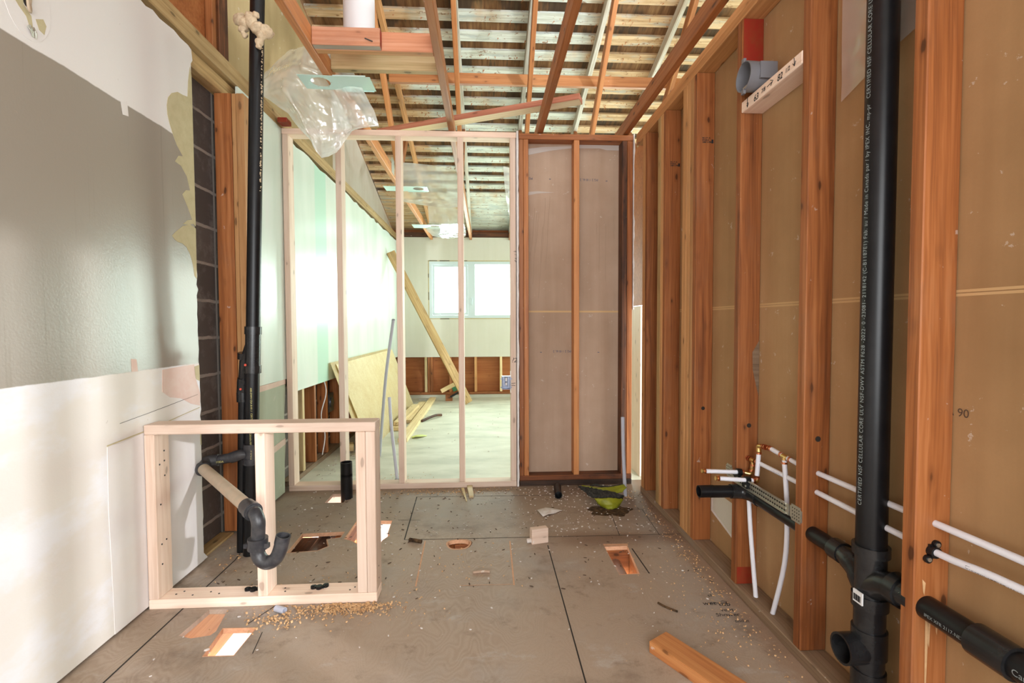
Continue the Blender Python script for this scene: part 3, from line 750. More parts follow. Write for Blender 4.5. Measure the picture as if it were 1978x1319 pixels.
# nail points and splinters on the boards
bm = bmesh.new()
for i in range(1300):
    k_ = rb.randrange(0, 22); s_ = 3.915/cs - .1885*2 + .1885*k_ + rb.uniform(.015, .09); x = rb.uniform(-1.35, 1.9)
    if s_*cs > 6.6: continue
    p = roofpt(x, s_, 0); q = roofpt(x+rb.uniform(-.02, .02), s_+rb.uniform(-.008, .03), -rb.uniform(.006, .02)); wd = rb.uniform(.001, .006)
    q2 = roofpt(x+wd*2, s_+.004, 0)
    bm.faces.new([bm.verts.new(p), bm.verts.new(q2), bm.verts.new(q)])
tag(mesh('wood_splinter', bm, 'rust_ply', ceil_), kind='stuff')

def truss(xc, label, mats, near=-1.0):
    t = thing('roof_truss', label, 'truss', (xc, 3, ZT), 'roof trusses')
    bx('bottom_chord', (xc-.019, xc+.019), (near, YF+.08), (ZT+.0005, ZT+.0895), mats[0], t)
    a, b = -1.4, 7.45
    oz = .0445/cs+.001
    timber('top_chord', (xc, a, deckz(a)-oz), (xc, b, deckz(b)-oz), .038, .087, mats[1], t, (0, 0, 1))
    timber('web', (xc, 3.42, 3.62), (xc, 4.66, 2.545), .036, .085, mats[2], t, (0, 1, .5))
    timber('web', (xc, 4.66, 2.56), (xc, 5.16, 3.16), .036, .085, mats[3], t, (0, -1, .5))
    timber('web', (xc, .5, 2.6), (xc, 1.9, 3.98), .036, .085, mats[2], t, (0, -1, .5))
    return t
TX = (-.82, -.225, .375, .965, 1.56)
trs = [truss(TX[0], 'roof truss nearest the left gable, its joint held by metal nail plates', ('joist', 'fir_light', 'joist', 'fir')),
       truss(TX[1], 'second roof truss from the left gable, passing over the new studs', ('joist', 'grey_wood', 'joist', 'fir')),
       truss(TX[2], 'middle roof truss with weathered top chord, above the loose diagonal board', ('fir', 'grey_wood', 'joist', 'fir')),
       truss(TX[3], 'roof truss beside the top of the right stud wall', ('fir', 'grey_wood', 'joist', 'fir')),
       truss(TX[4], 'roof truss beyond the right stud wall, pale weathered top chord', ('fir', 'grey_wood', 'joist', 'fir'))]
for y0, y1, z0, z1 in ((4.18, 4.30, 2.43, 2.56), (4.58, 4.72, 2.44, 2.60)):
    bm = bmesh.new(); box(bm, TX[0]+.0195, TX[0]+.0215, y0, y1, z0, z1)
    for i in range(5):
        for j in range(6): box(bm, TX[0]+.0215, TX[0]+.0225, y0+.012+i*.022, y0+.018+i*.022, z0+.01+j*.02, z0+.02+j*.02)
    mesh('nail_plate', bm, 'steel', trs[0])
b_ = bx('brace', (-.80, 1.9), (4.105, 4.143), (3.152, 3.241), 'joist'); tag(b_, 'long horizontal orange brace crossing the roof trusses', 'brace')
b_ = timber('loose_board', (-.77, 3.595, 2.5235), (.60, 2.996, 2.5235), .087, .037, 'red_board', None, (0, 0, 1)); face_mat(b_, 'lumber', 2, -1); tag(b_, 'loose salmon board lying diagonally on top of the roof trusses', 'board')
b_ = bx('header_block', (-.80, -.487), (2.30, 2.338), (2.418, 2.502), 'salmon'); face_mat(b_, 'grey_wood', 2, -1); tag(b_, 'short salmon block with a red end, nailed beside the white flue', 'block')
bm = bmesh.new(); box(bm, -.4868, -.4862, 2.302, 2.336, 2.42, 2.50); mesh('painted_end', bm, 'red', b_)
bm = bmesh.new(); tube(bm, [(-.52, 2.297, 2.437), (-.555, 2.292, 2.448)], .0025, 6); mesh('nail', bm, 'dark_metal', b_)
b_ = bx('header', (-.80, -.245), (2.3395, 2.3775), (2.418, 2.508), 'salmon'); face_mat(b_, 'fir_light', 2, -1); tag(b_, 'longer salmon header board behind the short red-ended block', 'board')
b_ = bx('header', (-.80, -.245), (2.575, 2.613), (2.452, 2.541), 'lumber'); tag(b_, 'tan header board behind the white flue, between two trusses', 'board')
bm = bmesh.new(); tube(bm, [(-.625, 2.475, 2.527), (-.625, 2.475, 4.05)], .076, 32)
fl = mesh('flue_pipe', bm, 'white'); autosmooth(fl); tag(fl, 'wide white flue pipe rising behind the salmon header boards', 'pipe')

# ------------------------------------------------------------------ new partition
pf = thing('partition_frame', 'new pale pine stud partition with open bays in front of the far room', 'stud wall', (-.56, YP+.045, 0))
Y0, Y1 = YP, YP+.089
bx('bottom_plate', (-1.332, .207), (Y0, Y1), (0, .038), 'pine', pf)
bx('top_plate', (-1.334, .209), (Y0, Y1), (ZT-.039, ZT-.001), 'pine', pf)
for x in (-1.332, -.990, -.598, -.187, .168):
    st = bx('stud', (x, x+.038), (Y0, Y1), (.0385, ZT-.0395), 'pine', pf)
    last = st
text('handwriting', '( ? 13', .035, (.198, Y0-.0006, 1.62), (0, 0, -1), (1, 0, 0), 'ink', last, .3)
text('handwriting', '?2', .045, (.172, Y0-.0006, .86), (1, 0, 0), (0, 0, 1), 'ink', last, .3)
stroke('pencil_mark', [[(0, 0), (.028, .002)], [(0, -.014), (.014, -.013), (.026, -.016)]], .0018, (.172, Y0-.0008, .715), (1, 0, 0), (0, 0, 1), 'ink', last)

op = thing('closet_partition', 'old orange stud frame with brown drywall behind it, right of the new partition', 'stud wall', (.62, YP+.045, 0))
bx('bottom_plate', (.228, 1.012), (Y0, Y1), (0, .037), 'fir_black', op)
bx('bottom_plate', (.228, 1.012), (Y0+.002, Y1), (.0375, .072), 'fir_scorched', op)
bx('top_plate', (.228, 1.012), (Y0, Y1), (2.369, 2.407), 'fir', op)
for x0, x1, mt in ((.228, .2585, 'fir'), (.2595, .292, 'joist'), (.603, .641, 'joist'), (.936, .972, 'fir_dark'), (.9735, 1.010, 'fir')):
    bx('stud', (x0, x1), (Y0+.001, Y1), (.0725, 2.3685), mt, op)
bm = bmesh.new(); box(bm, .222, 1.018, Y1+.0005, Y1+.013, .0, 2.41)
dp = mesh('drywall_sheet', bm, 'kraft_grey', op)
Yd = Y1
def flaty(name, pts, mat, parent, t=.0008):
    b = bmesh.new(); prism(b, pts, 1, Yd-t, Yd+.0004); return mesh(name, b, mat, parent)
flaty('paper_seam', [(.292, 1.203), (.94, 1.201), (.94, 1.213), (.292, 1.215)], 'seam', dp)
flaty('tape_mark', [(.292, 2.292), (.45, 2.325), (.605, 2.345), (.605, 2.360), (.40, 2.350), (.292, 2.335)], 'tape', dp)
flaty('tape_mark', [(.641, 2.345), (.80, 2.347), (.85, 2.335), (.936, 2.335), (.936, 2.369), (.641, 2.369)], 'tape', dp)
flaty('tape_mark', [(.292, 2.015), (.36, 2.03), (.48, 2.038), (.37, 2.046), (.292, 2.04)], 'tape', dp)
for x, y_, s_ in ((.33, 2.14, 'PG 2'), (.79, 2.135, 'PG 2 118 6L 2'), (.60, .935, 'PG 2 118 6L 2')):
    text('board_print', s_, .022, (x, Yd-.0012, y_), (-1, 0, 0), (0, 0, -1), 'blue_ink', dp)
for x, zz in ((.445, 2.128), (.845, 2.12), (.38, .92), (.79, .917)):
    flaty('board_print', [(x, zz), (x+.012, zz), (x+.012, zz+.004), (x, zz+.004)], 'blue_ink', dp)
drip = bmesh.new()
for x, z0_, z1_ in ((.345, 1.93, 1.6), (.36, 1.9, 1.4), (.375, 1.9, 1.62), (.42, 2.0, 1.55), (.45, 2.01, 1.5), (.40, 1.8, 1.3), (.80, 1.83, 1.5), (.845, 1.82, 1.42), (.78, 1.83, 1.75), (.905, 1.88, 1.72)):
    n = 8; pts = [(x-.03*(k/n)*(1 if x < .5 else 0)+rr.uniform(-.003, .003), z0_+(z1_-z0_)*k/n) for k in range(n+1)]
    for k in range(n):
        a, b = pts[k], pts[k+1]
        drip.faces.new([drip.verts.new(p) for p in ((a[0]-.0009, Yd-.0006, a[1]), (a[0]+.0009, Yd-.0006, a[1]), (b[0]+.0009, Yd-.0006, b[1]), (b[0]-.0009, Yd-.0006, b[1]))])
mesh('drip_stain', drip, 'drip', dp)
def ragged(name, x0, x1, y0, y1, z0, z1, mat, parent, seed, amp=.004):
    r_ = random.Random(seed); left = []; right = []; zz = z0
    while zz < z1:
        left.append((x0+r_.uniform(-amp*.3, amp*.3), zz)); right.append((x1+r_.uniform(-amp, amp), zz)); zz += r_.uniform(.015, .06)
    left.append((x0, z1)); right.append((x1, z1))
    b = bmesh.new(); prism(b, left+right[::-1], 1, y0, y1); return mesh(name, b, mat, parent)
ragged('drywall_edge', .2105, .2245, Y0-.004, Y1+.013, .0, 2.42, 'gypsum', op, 4, .002)
ragged('drywall_edge', 1.0135, 1.0215, Y0-.002, Y1+.013, 1.22, 2.415, 'gypsum', op, 6, .004)

# ------------------------------------------------------------------ right stud wall
sw = thing('stud_wall', 'long wall of old orange studs against brown kraft board on the right', 'stud wall', (1.07, 1.5, 0))
bx('sole_plate', (XR, XD-.0005), (-1.3, 3.10), (0, .038), 'sill', sw)
bx('top_plate', (XR, XD-.0005), (-1.3, 3.235), (2.331, 2.368), 'fir_light', sw)
bx('top_plate', (XR+.002, XD-.0005), (-1.3, 3.235), (2.3685, 2.405), 'fir_light', sw)
ST = {}
for y0, wd, mt in ((-1.10, .038, 'fir'), (-.56, .038, 'fir'), (-.03, .038, 'fir'), (.14, .038, 'fir'), (.26, .038, 'fir'), (.666, .038, 'fir'), (1.072, .037, 'fir'), (1.478, .037, 'fir'), (1.885, .037, 'fir'),  # unseen pair off the regular spacing is added to throw bands on left wall
                   (2.289, .037, 'fir'), (2.327, .037, 'fir_light'), (2.365, .037, 'fir_light'), (2.405, .05, 'fir_light'), (2.69, .037, 'fir'), (2.728, .037, 'fir_light'), (2.766, .05, 'old_tan'), (3.0, .037, 'fir'), (3.038, .05, 'fir_light')):
    ST[y0] = bx('stud', (XR, XD-.0005), (y0, y0+wd), (.0385, 2.3305), mt, sw)
# drilled holes for the pipes
def drill(o, holes):
    b = bmesh.new(); inv = WORLD[o.name].inverted()
    for (x, y, z_, r) in holes:
        b2 = bmesh.new(); tube(b2, [inv @ V((x, y-.05, z_)), inv @ V((x, y+.09, z_))], r, 24)
        me_ = bpy.data.meshes.new('t'); b2.to_mesh(me_); b2.free(); b.from_mesh(me_); bpy.data.meshes.remove(me_)
    boolean_cut(o, b)
drill(ST[1.072], [(1.076, 1.072, .637, .018), (1.067, 1.072, .437, .038)])
drill(ST[1.478], [(1.080, 1.478, .631, .017), (1.076, 1.478, .569, .017), (1.072, 1.478, .450, .040)])
drill(ST[.666], [(1.076, .666, .638, .016), (1.064, .666, .432, .036), (1.066, .666, .588, .016)])
for y0, x, z_, r in ((1.478, 1.074, .742, .009), (1.885, 1.075, .70, .009), (2.289, 1.07, .70, .009)):
    b = bmesh.new(); tube(b, [(x, y0-.0012, z_), (x, y0+.001, z_)], r, 14); mesh('nail_hole', b, 'groove', ST[y0])
b = bmesh.new(); box(b, XR+.006, XD-.002, 1.8843, 1.8849, .04, .11); mesh('red_paint_mark', b, 'red', ST[1.885])
b = bmesh.new(); box(b, XR+.006, XD-.002, 1.8843, 1.8849, 2.10, 2.33); mesh('red_paint_mark', b, 'red', ST[1.885])
b = bmesh.new(); prism(b, [(XD-.03, 1.0), (XD-.001, 1.05), (XD-.001, .82), (XD-.012, .86), (XD-.028, .93)], 1, 1.8842, 1.8849); mesh('filler_smear', b, 'sill', ST[1.885])
for y0, z_, s_ in ((2.289, 2.015, 0), (2.69, 2.035, 0)):
    for k, tx in enumerate(('W-1 B 15', 'STUD-S', '100063 FIR')):
        text('grade_stamp', tx, .010, (1.052, y0-.0008, z_-k*.010), (1, 0, 0), (0, 0, 1), 'ink', ST[y0], 0, 1, .0004)
    b = bmesh.new(); box(b, 1.098, 1.108, y0-.0008, y0-.0002, z_-.022, z_-.004); mesh('grade_stamp', b, 'ink', ST[y0])
b = bmesh.new()
for x, z0_, z1_ in ((1.066, .44, .33), (1.060, .42, .18), (1.085, .42, .36), (1.05, .50, .46)):
    b.faces.new([b.verts.new(p) for p in ((x-.004, 1.0712, z0_), (x+.005, 1.0712, z0_-.01), (x+.002, 1.0712, z1_), (x-.001, 1.0712, z1_+.01))])
mesh('split_wood', b, 'shaving', ST[1.072])
# kraft board behind the studs
bm = bmesh.new(); box(bm, XD, XD+.013, .42, 3.04, .0, 2.41); box(bm, XD, XD+.013, -1.3, .42, 1.72, 2.41)
wr = tag(mesh('wall_right', bm, 'kraft'), kind='structure')
def flatr(name, pts, mat, parent, t=.0008):
    b = bmesh.new(); prism(b, pts, 0, XD-t, XD+.0003); return mesh(name, b, mat, parent)
for z0_ in (1.176, 1.185):
    flatr('paper_seam', [(.42, z0_), (3.03, z0_+.012), (3.03, z0_+.018), (.42, z0_+.0065)], 'seam', wr)
flatr('board_cutout', [(2.285, .30), (2.285, .20), (2.25, .197), (2.20, .182), (2.08, .150), (1.93, .15), (1.93, .30)], 'far_wall', wr)
flatr('torn_edge', [(2.285, .315), (2.28, .30), (2.283, .19), (2.20, .170), (2.08, .140), (2.0, .14), (2.0, .146), (2.08, .152), (2.20, .182), (2.268, .20), (2.266, .30)], 'gypsum', wr, .0014)
text('board_print', '06 V 13 O', .028, (XD-.001, 1.035, .915), (0, 1, 0), (0, 0, -1), 'darkchip', wr)
# gap to the next room: short board above, pale stud below
bm = bmesh.new(); box(bm, XD, XD+.012, 3.055, 3.80, 1.255, 2.41); tag(mesh('wall_right', bm, 'rust_ply'), kind='structure')
g_ = bx('stud', (1.118, 1.156), (3.40, 3.64), (0, 1.25), 'pine'); tag(g_, 'pale stud seen through the narrow gap right of the closet partition', 'stud')

# ------------------------------------------------------------------ blocking with the round box
bl = bx('blocking', (XR-.001, XR+.088), (1.5165, 1.8835), (1.958, 2.0), 'pine'); tag(bl, 'pale pine blocking with handwritten sizes between two orange studs', 'block')
fxx = XR-.0018
text('handwriting', '63', .032, (fxx, 1.795, 1.962), (0, -1, 0), (0, 0, 1), 'ink', bl, .2, 1, .0006)
text('handwriting', '7/8', .020, (fxx, 1.745, 1.970), (0, -1, 0), (0, 0, 1), 'ink', bl, .2, 1, .0004)
stroke('handwriting', [[(0, 0), (.028, .003)], [(.020, .014), (.036, .006), (.022, -.006)]], .0012, (fxx, 1.708, 1.976), (0, -1, 0), (0, 0, 1), 'ink', bl)
text('handwriting', '82', .030, (fxx, 1.648, 1.964), (0, -1, 0), (0, 0, 1), 'ink', bl, .2, 1, .0006)
text('handwriting', '1/2', .020, (fxx, 1.604, 1.970), (0, -1, 0), (0, 0, 1), 'ink', bl, .2, 1, .0004)
stroke('handwriting', [[(0, .02), (.002, -.006)], [(-.006, .004), (.002, -.007), (.009, .006)]], .0012, (fxx, 1.556, 1.976), (0, -1, 0), (0, 0, 1), 'ink', bl)
stroke('handwriting', [[(0, .02), (0, -.014)], [(-.004, -.006), (0, -.016), (.006, -.006), (.004, 0), (-.005, .0)]], .0012, (fxx, 1.838, 1.978), (0, -1, 0), (0, 0, 1), 'ink', bl)
eb = thing('ceiling_box', 'round grey plastic electrical box on the handwritten pine blocking', 'electrical box', (1.0, 1.795, 2.04))
bm = bmesh.new(); oc = V((.985, 1.800, 2.058)); R_ = .055
ring = lambda x, r: [(x, oc.y+r*math.cos(a), oc.z+r*math.sin(a)) for a in [math.pi/8+i*math.pi/4*.5 for i in range(16)]]
tube(bm, [(1.065, oc.y, oc.z), (.985, oc.y, oc.z), (.985, oc.y, oc.z), (1.058, oc.y, oc.z)], [.052, R_, R_-.004, .047], 20, cap=True)
bd = mesh('box_body', bm, 'grey_box', eb); autosmooth(bd, 30)
bm = bmesh.new()
for a in (math.pi*.5, -math.pi*.5):
    box(bm, .982, .992, oc.y-.008+.0*a, oc.y+.008, oc.z+math.sin(a)*.058-.008, oc.z+math.sin(a)*.058+.008)
box(bm, 1.02, 1.085, oc.y-.058, oc.y-.048, oc.z-.03, oc.z+.03)
split(mesh('mounting_ear', bm, 'grey_box', eb))
bm = bmesh.new(); box(bm, 1.0, 1.05, oc.y-.02, oc.y-.012, oc.z-.048, oc.z-.028); box(bm, 1.0, 1.05, oc.y-.03, oc.y+.03, oc.z-.034, oc.z-.028)
split(mesh('wire_clamp', bm, 'steel', eb))

# ------------------------------------------------------------------ right drain stack
def collar(bm, a, b, r, seg=24): tube(bm, [a, a, b, b], [r-.004, r, r, r-.004], seg)
ds = thing('drain_stack', 'thick black drain stack with side branches running through the right-hand studs', 'pipe', (1.055, 1.235, 0))
PX, PY, PR = 1.055, 1.235, .0365
bm = bmesh.new(); tube(bm, [(PX, PY, .50), (PX, PY, 2.9)], PR, 32); rsp = mesh('stack_pipe', bm, 'black', ds); autosmooth(rsp)
bm = bmesh.new(); tube(bm, [(PX, PY, -.0), (PX, PY, .50)], PR+.001, 32)
collar(bm, (PX, PY, .482), (PX, PY, .508), PR+.008); collar(bm, (PX, PY, .335), (PX, PY, .37), PR+.007); collar(bm, (1.06, PY-.105, .430), (1.06, PY-.075, .429), .042); collar(bm, (1.062, PY+.105, .430), (1.062, PY+.145, .430), .032)
# branches of the double fitting
tube(bm, curve_pts([(PX, PY+.01, .375), (PX+.002, PY+.045, .412), (PX+.005, PY+.09, .428), (1.062, PY+.14, .430)], 5), [.034]*5+[.031]*5+[.028]*6, 20)
tube(bm, curve_pts([(PX, PY-.01, .395), (PX+.001, PY-.045, .420), (PX+.004, PY-.09, .429), (1.06, PY-.14, .430)], 5), [.036]*16, 20)
ft = mesh('double_fitting', bm, 'black_fit', ds); autosmooth(ft)
bm = bmesh.new(); collar(bm, (PX, PY, .20), (PX, PY, .275), PR+.006); collar(bm, (PX, PY, .06), (PX, PY, .16), PR+.005)
tube(bm, [(PX, PY, .215), (.985, 1.24, .215)], .036, 24, cap=False); pipe_end(bm, (.978, 1.24, .215), (1, 0, 0), .041, .006, .055, 24)
co_ = mesh('cleanout_tee', bm, 'black_fit', ds); autosmooth(co_)
bm = bmesh.new(); b0 = V((1.062, 1.36, .430)); b1 = V((1.062, 1.82, .431))
tube(bm, [b0, b1], .0245, 20); hp = mesh('branch_pipe', bm, 'black', ds); autosmooth(hp)
bm = bmesh.new(); tube(bm, curve_pts([(1.062, 1.78, .431), (1.060, 1.835, .432), (1.035, 1.862, .434), (.99, 1.866, .435)], 6), .0285, 20)
el = mesh('elbow', bm, 'black_fit', ds); autosmooth(el)
bm = bmesh.new(); tube(bm, [(1.01, 1.866, .435), (.90, 1.866, .437)], .0245, 20, cap=False); pipe_end(bm, (.858, 1.866, .438), (1, 0, 0), .0245, .003, .06, 20)
sb_ = mesh('stub_pipe', bm, 'black', ds); autosmooth(sb_)
bm = bmesh.new(); tube(bm, [(1.06, 1.12, .430), (1.06, .2, .430)], .0285, 24); hp2 = mesh('branch_pipe', bm, 'black', ds); autosmooth(hp2)
bm = bmesh.new(); collar(bm, (1.06, .955, .430), (1.06, .875, .430), .036); cg = mesh('coupling', bm, 'black_fit', ds); autosmooth(cg)
bm = bmesh.new(); box(bm, PX-PR-.0078, PX-PR-.004, PY-.026, PY+.006, .352, .385)
lb = mesh('bar_label', bm, 'label', co_)
bm = bmesh.new()
for k in range(9): box(bm, PX-PR-.0084, PX-PR-.0074, PY-.021+k*.0027, PY-.0197+k*.0027+.0006*(k % 3), .357, .374)
mesh('bar_label', bm, 'ink', lb)
ang = math.radians(205); tx = V((math.cos(ang), math.sin(ang), 0)); 
text('pipe_print', 'CERTIFIED NSF CELLULAR CORE ULV NSF-DWV ASTM F628 -2022- 0 -23081- 2118142 (C-B1187E1) Fab. au / Made in Canada par / by IPEX INC. mp-pr   CERTIFIED NSF CELLULAR CORE ULV NSF-DWV ASTM F628', .0150,
     V((PX, PY, .62))+V((-.0367*math.cos(math.radians(10)), -.0367*math.sin(math.radians(10)), 0)), (0, 0, 1), (-math.sin(math.radians(10)), math.cos(math.radians(10)), 0), 'pale_ink', rsp, 0, 1.12)
text('pipe_print', 'Canada par', .018, (1.06-.0288, .862, .424), (0, -1, 0), (0, 0, 1), 'pale_ink', hp2)
text('pipe_print', 'IPEX XFR 2117-NEX', .011, (1.06-.0288, 1.05, .424), (0, -1, 0), (0, 0, 1), 'pale_ink', hp2)

# ------------------------------------------------------------------ water lines
def rings(bm, a, d, n=1, r=.0105, gap=.012, l=.007):
    a = V(a); d = V(d).normalized()
    for i in range(n): tube(bm, [a+d*i*gap, a+d*(i*gap+l)], r, 14)
def water(label, parts):
    t = thing('water_line', label, 'pipe', parts['loc'], 'white water lines')
    for kind in ('tube', 'copper_ring', 'brass_elbow'):
        for bmf in parts.get(kind, []):
            bm = bmesh.new(); bmf(bm)
            split(autosmooth(mesh(kind, bm, {'tube': 'pex', 'copper_ring': 'copper', 'brass_elbow': 'brass'}[kind], t)))
    return t
pr = .0085
S = lambda pts, r=pr: (lambda bm: tube(bm, curve_pts(pts, 5) if len(pts) > 2 else pts, r, 14))
Rg = lambda a, d, n=1: (lambda bm: rings(bm, a, d, n))
Bl = lambda pts, r=.0085: (lambda bm: tube(bm, curve_pts(pts, 4) if len(pts) > 2 else pts, r, 12))
wu = water('upper white water line with brass elbows rising over the bracket', {'loc': (1.08, 1.6, .63),
   'tube': [S([(1.076, .2, .643), (1.076, .85, .638), (1.078, 1.47, .629), (1.075, 1.63, .635)]), S([(1.075, 1.655, .637), (1.072, 1.73, .645)]),
            S([(1.07, 1.643, .625), (1.068, 1.62, .45), (1.066, 1.625, .26), (1.06, 1.688, .02)]), S([(1.066, 1.797, .61), (1.062, 1.80, .52)]),
            S([(1.05, 1.80, .500), (.905, 1.80, .512)])],
   'copper_ring': [Rg((1.075, 1.613, .634), (0, 1, 0)), Rg((1.074, 1.664, .638), (0, 1, .1)), Rg((1.07, 1.643, .612), (0, 0, 1)), Rg((1.072, 1.722, .644), (0, 1, 0), 2), Rg((1.069, 1.755, .643), (0, 1, -.1), 2),
                   Rg((1.066, 1.797, .606), (0, 0, 1)), Rg((1.062, 1.80, .507), (0, 0, 1)), Rg((.902, 1.80, .5125), (1, 0, -.08)), Rg((1.045, 1.80, .500), (1, 0, 0))],
   'brass_elbow': [Bl([(1.074, 1.63, .635), (1.074, 1.66, .637)], .0095), Bl([(1.07, 1.643, .637), (1.07, 1.643, .618)]), Bl([(1.068, 1.778, .640), (1.066, 1.797, .636), (1.066, 1.797, .615)], .0095),
                   Bl([(1.062, 1.80, .512), (1.06, 1.80, .499), (1.05, 1.80, .500)], .0095), Bl([(.906, 1.80, .512), (.894, 1.80, .513)], .0085)]})
wlw = water('lower white water line ending in a short brass cluster at the third stud', {'loc': (1.07, 1.7, .57),
   'tube': [S([(1.062, .2, .594), (1.062, .86, .586), (1.066, 1.06, .571), (1.074, 1.47, .567), (1.072, 1.82, .568)]), S([(1.066, 1.905, .553), (1.062, 1.902, .50)]),
            S([(1.058, 1.855, .485), (1.055, 1.83, .30), (1.06, 1.79, .02)]), S([(1.04, 1.862, .514), (.880, 1.862, .522)])],
   'copper_ring': [Rg((1.072, 1.815, .568), (0, 1, 0)), Rg((1.07, 1.862, .567), (0, 1, 0), 3), Rg((1.066, 1.903, .551), (0, 0, 1)), Rg((1.07, 1.843, .545), (0, 0, 1)), Rg((1.066, 1.848, .522), (0, 0, 1)), Rg((.877, 1.862, .5225), (1, 0, -.05)), Rg((1.035, 1.862, .514), (1, 0, 0))],
   'brass_elbow': [Bl([(1.071, 1.83, .568), (1.07, 1.857, .567)], .0095), Bl([(1.07, 1.843, .566), (1.068, 1.846, .535), (1.066, 1.85, .512), (1.045, 1.86, .513)], .008), Bl([(1.07, 1.893, .567), (1.066, 1.904, .564), (1.066, 1.904, .555)], .0095), Bl([(.881, 1.862, .522), (.868, 1.862, .523)], .0085)]})
text('pipe_print', 'CTS SDR9 TUBING 100 PSI 180 F HOT / COLD POTABLE WATER', .010, (1.064-.0086, .98, .5745), (0, -1, .05), (0, 0, 1), 'ink', wlw)
text('pipe_print', 'CTS SDR9 TUBING CSA B137.5', .009, (1.074-.0088, 1.78, .5645), (0, -1, 0), (0, 0, 1), 'ink', wlw)
# clamp on the nearest stud
pc = thing('pipe_clamp', 'black two-screw pipe clamp holding the lower water line on the nearest stud', 'clamp', (1.065, 1.07, .57))
bm = bmesh.new(); tube(bm, [(1.066, 1.071, .570), (1.066, 1.056, .570)], .0135, 18)
for dx, dz in ((.010, .016), (-.011, -.019)): tube(bm, [(1.066+dx, 1.071, .570+dz), (1.066+dx, 1.064, .570+dz)], .0095, 16)
box(bm, 1.058, 1.074, 1.066, 1.071, .552, .586)
autosmooth(mesh('clamp_body', bm, 'black', pc))
for dx, dz in ((.010, .016), (-.011, -.019)):
    bm = bmesh.new(); tube(bm, [(1.066+dx, 1.064, .570+dz), (1.066+dx, 1.0615, .570+dz)], .005, 12); mesh('screw', bm, 'steel', pc)
# stub-out bracket
br = thing('stub_out_bracket', 'slotted galvanized bracket spanning two studs above the black stub pipe', 'bracket', (1.02, 1.7, .49))
bm = bmesh.new(); box(bm, XR-.0045, XR-.0015, 1.542, 1.915, .466, .504)
box(bm, XR-.009, XR-.0045, 1.555, 1.915, .499, .504); box(bm, XR-.009, XR-.0045, 1.555, 1.915, .466, .471); box(bm, XR-.007, XR-.0045, 1.555, 1.915, .482, .488)
mesh('bar', bm, 'steel', br)
bm = bmesh.new()
for zz in (.4765, .493):
    for k in range(26): box(bm, XR-.0052, XR-.0044, 1.56+k*.0135, 1.568+k*.0135, zz-.003, zz+.003)
mesh('slot', bm, 'groove', br)
for y0, y1, z0_, z1_ in ((1.478, 1.538, .458, .512), (1.915, 1.968, .470, .524)):
    bm = bmesh.new(); box(bm, XR-.003, XR-.0005, y0, y1, z0_, z1_); bmesh.ops.bevel(bm, geom=[e for e in bm.edges if abs(e.verts[0].co.x-e.verts[1].co.x) > .001], offset=.008, segments=3, affect='EDGES')
    tb = mesh('end_plate', bm, 'steel', br)
    bm = bmesh.new()
    for k in range(4):
        for j in range(4): tube(bm, [(XR-.0036, y0+.012+k*.011, z0_+.010+j*.011), (XR-.0029, y0+.012+k*.011, z0_+.010+j*.011)], .0022, 6)
    mesh('slot', bm, 'groove', tb)
for y, z_, nm in ((1.80, .505, 'black plastic clip holding the nearer water stub on the bracket'), (1.862, .517, 'black plastic clip holding the farther water stub on the bracket')):
    c_ = thing('tube_clip', nm, 'clip', (1.02, y, z_), 'tube clips on the bracket')
    bm = bmesh.new(); tube(bm, [(1.032, y, z_-.002), (1.014, y, z_-.001)], .014, 18); box(bm, 1.008, 1.0205, y-.022, y+.012, z_-.03, z_-.008)
    autosmooth(mesh('clip_body', bm, 'black', c_))
    bm = bmesh.new(); tube(bm, [(1.009, y-.015, z_-.021), (1.006, y-.015, z_-.021)], .0045, 10); mesh('screw', bm, 'steel', c_)

# ------------------------------------------------------------------ left stack, arm and trap
ls_ = thing('vent_stack', 'tall black vent stack at the left wall with a dusty arm and trap', 'pipe', (-1.158, 2.36, 0))
def sx(z): return -1.158 + .0345*z
SP = lambda z: V((sx(z), 2.36, z))
bm = bmesh.new(); tube(bm, [SP(0), SP(3.9)], .0315, 28); stp = mesh('stack_pipe', bm, 'black', ls_); autosmooth(stp)
bm = bmesh.new()
for z0_, z1_ in ((1.075, 1.112), (.888, .925)): collar(bm, SP(z0_), SP(z1_), .0375)
tube(bm, [SP(.90), SP(1.10)], .034, 24)
tube(bm, [SP(1.06), V((-1.168, 2.375, .94)), V((-1.188, 2.39, .835))], [.024, .026, .0225], 18)
collar(bm, (-1.181, 2.386, .86), (-1.186, 2.389, .835), .029); collar(bm, (-1.19, 2.392, .79), (-1.19, 2.392, .745), .029); tube(bm, [(-1.186, 2.389, .84), (-1.19, 2.392, .79)], .0285, 18)
collar(bm, (-1.17, 2.377, .985), (-1.174, 2.381, .955), .0305)
wy = mesh('wye_fitting', bm, 'black_fit', ls_); autosmooth(wy)
bm = bmesh.new(); tube(bm, [(-1.19, 2.392, .78), (-1.215, 2.392, .0)], .0215, 20); sp2 = mesh('side_pipe', bm, 'black', ls_); autosmooth(sp2)
for p in ((-1.122-.02, 2.325, .93), (-1.185, 2.362, .81)):
    bm = bmesh.new(); tube(bm, [V(p), V(p)+V((-.001, -.004, 0))], .0055, 12); mesh('red_sticker', bm, 'red_dot', wy)
text('pipe_print', 'ABS-DWV CSA B181.1  CERTIFIED', .012, SP(.82)+V((.004, -.0319, 0)), (0, 0, -1), (1, 0, 0), 'yellow_ink', stp)
text('pipe_print', 'DRAIN PIPE 1-1/2 SCH 40', .012, SP(.60)+V((.004, -.0319, 0)), (0, 0, -1), (1, 0, 0), 'yellow_ink', stp)
bm = bmesh.new(); collar(bm, SP(.445), SP(.475), .0365); collar(bm, SP(.52), SP(.545), .0365); tube(bm, [SP(.445), SP(.545)], .0335, 24)
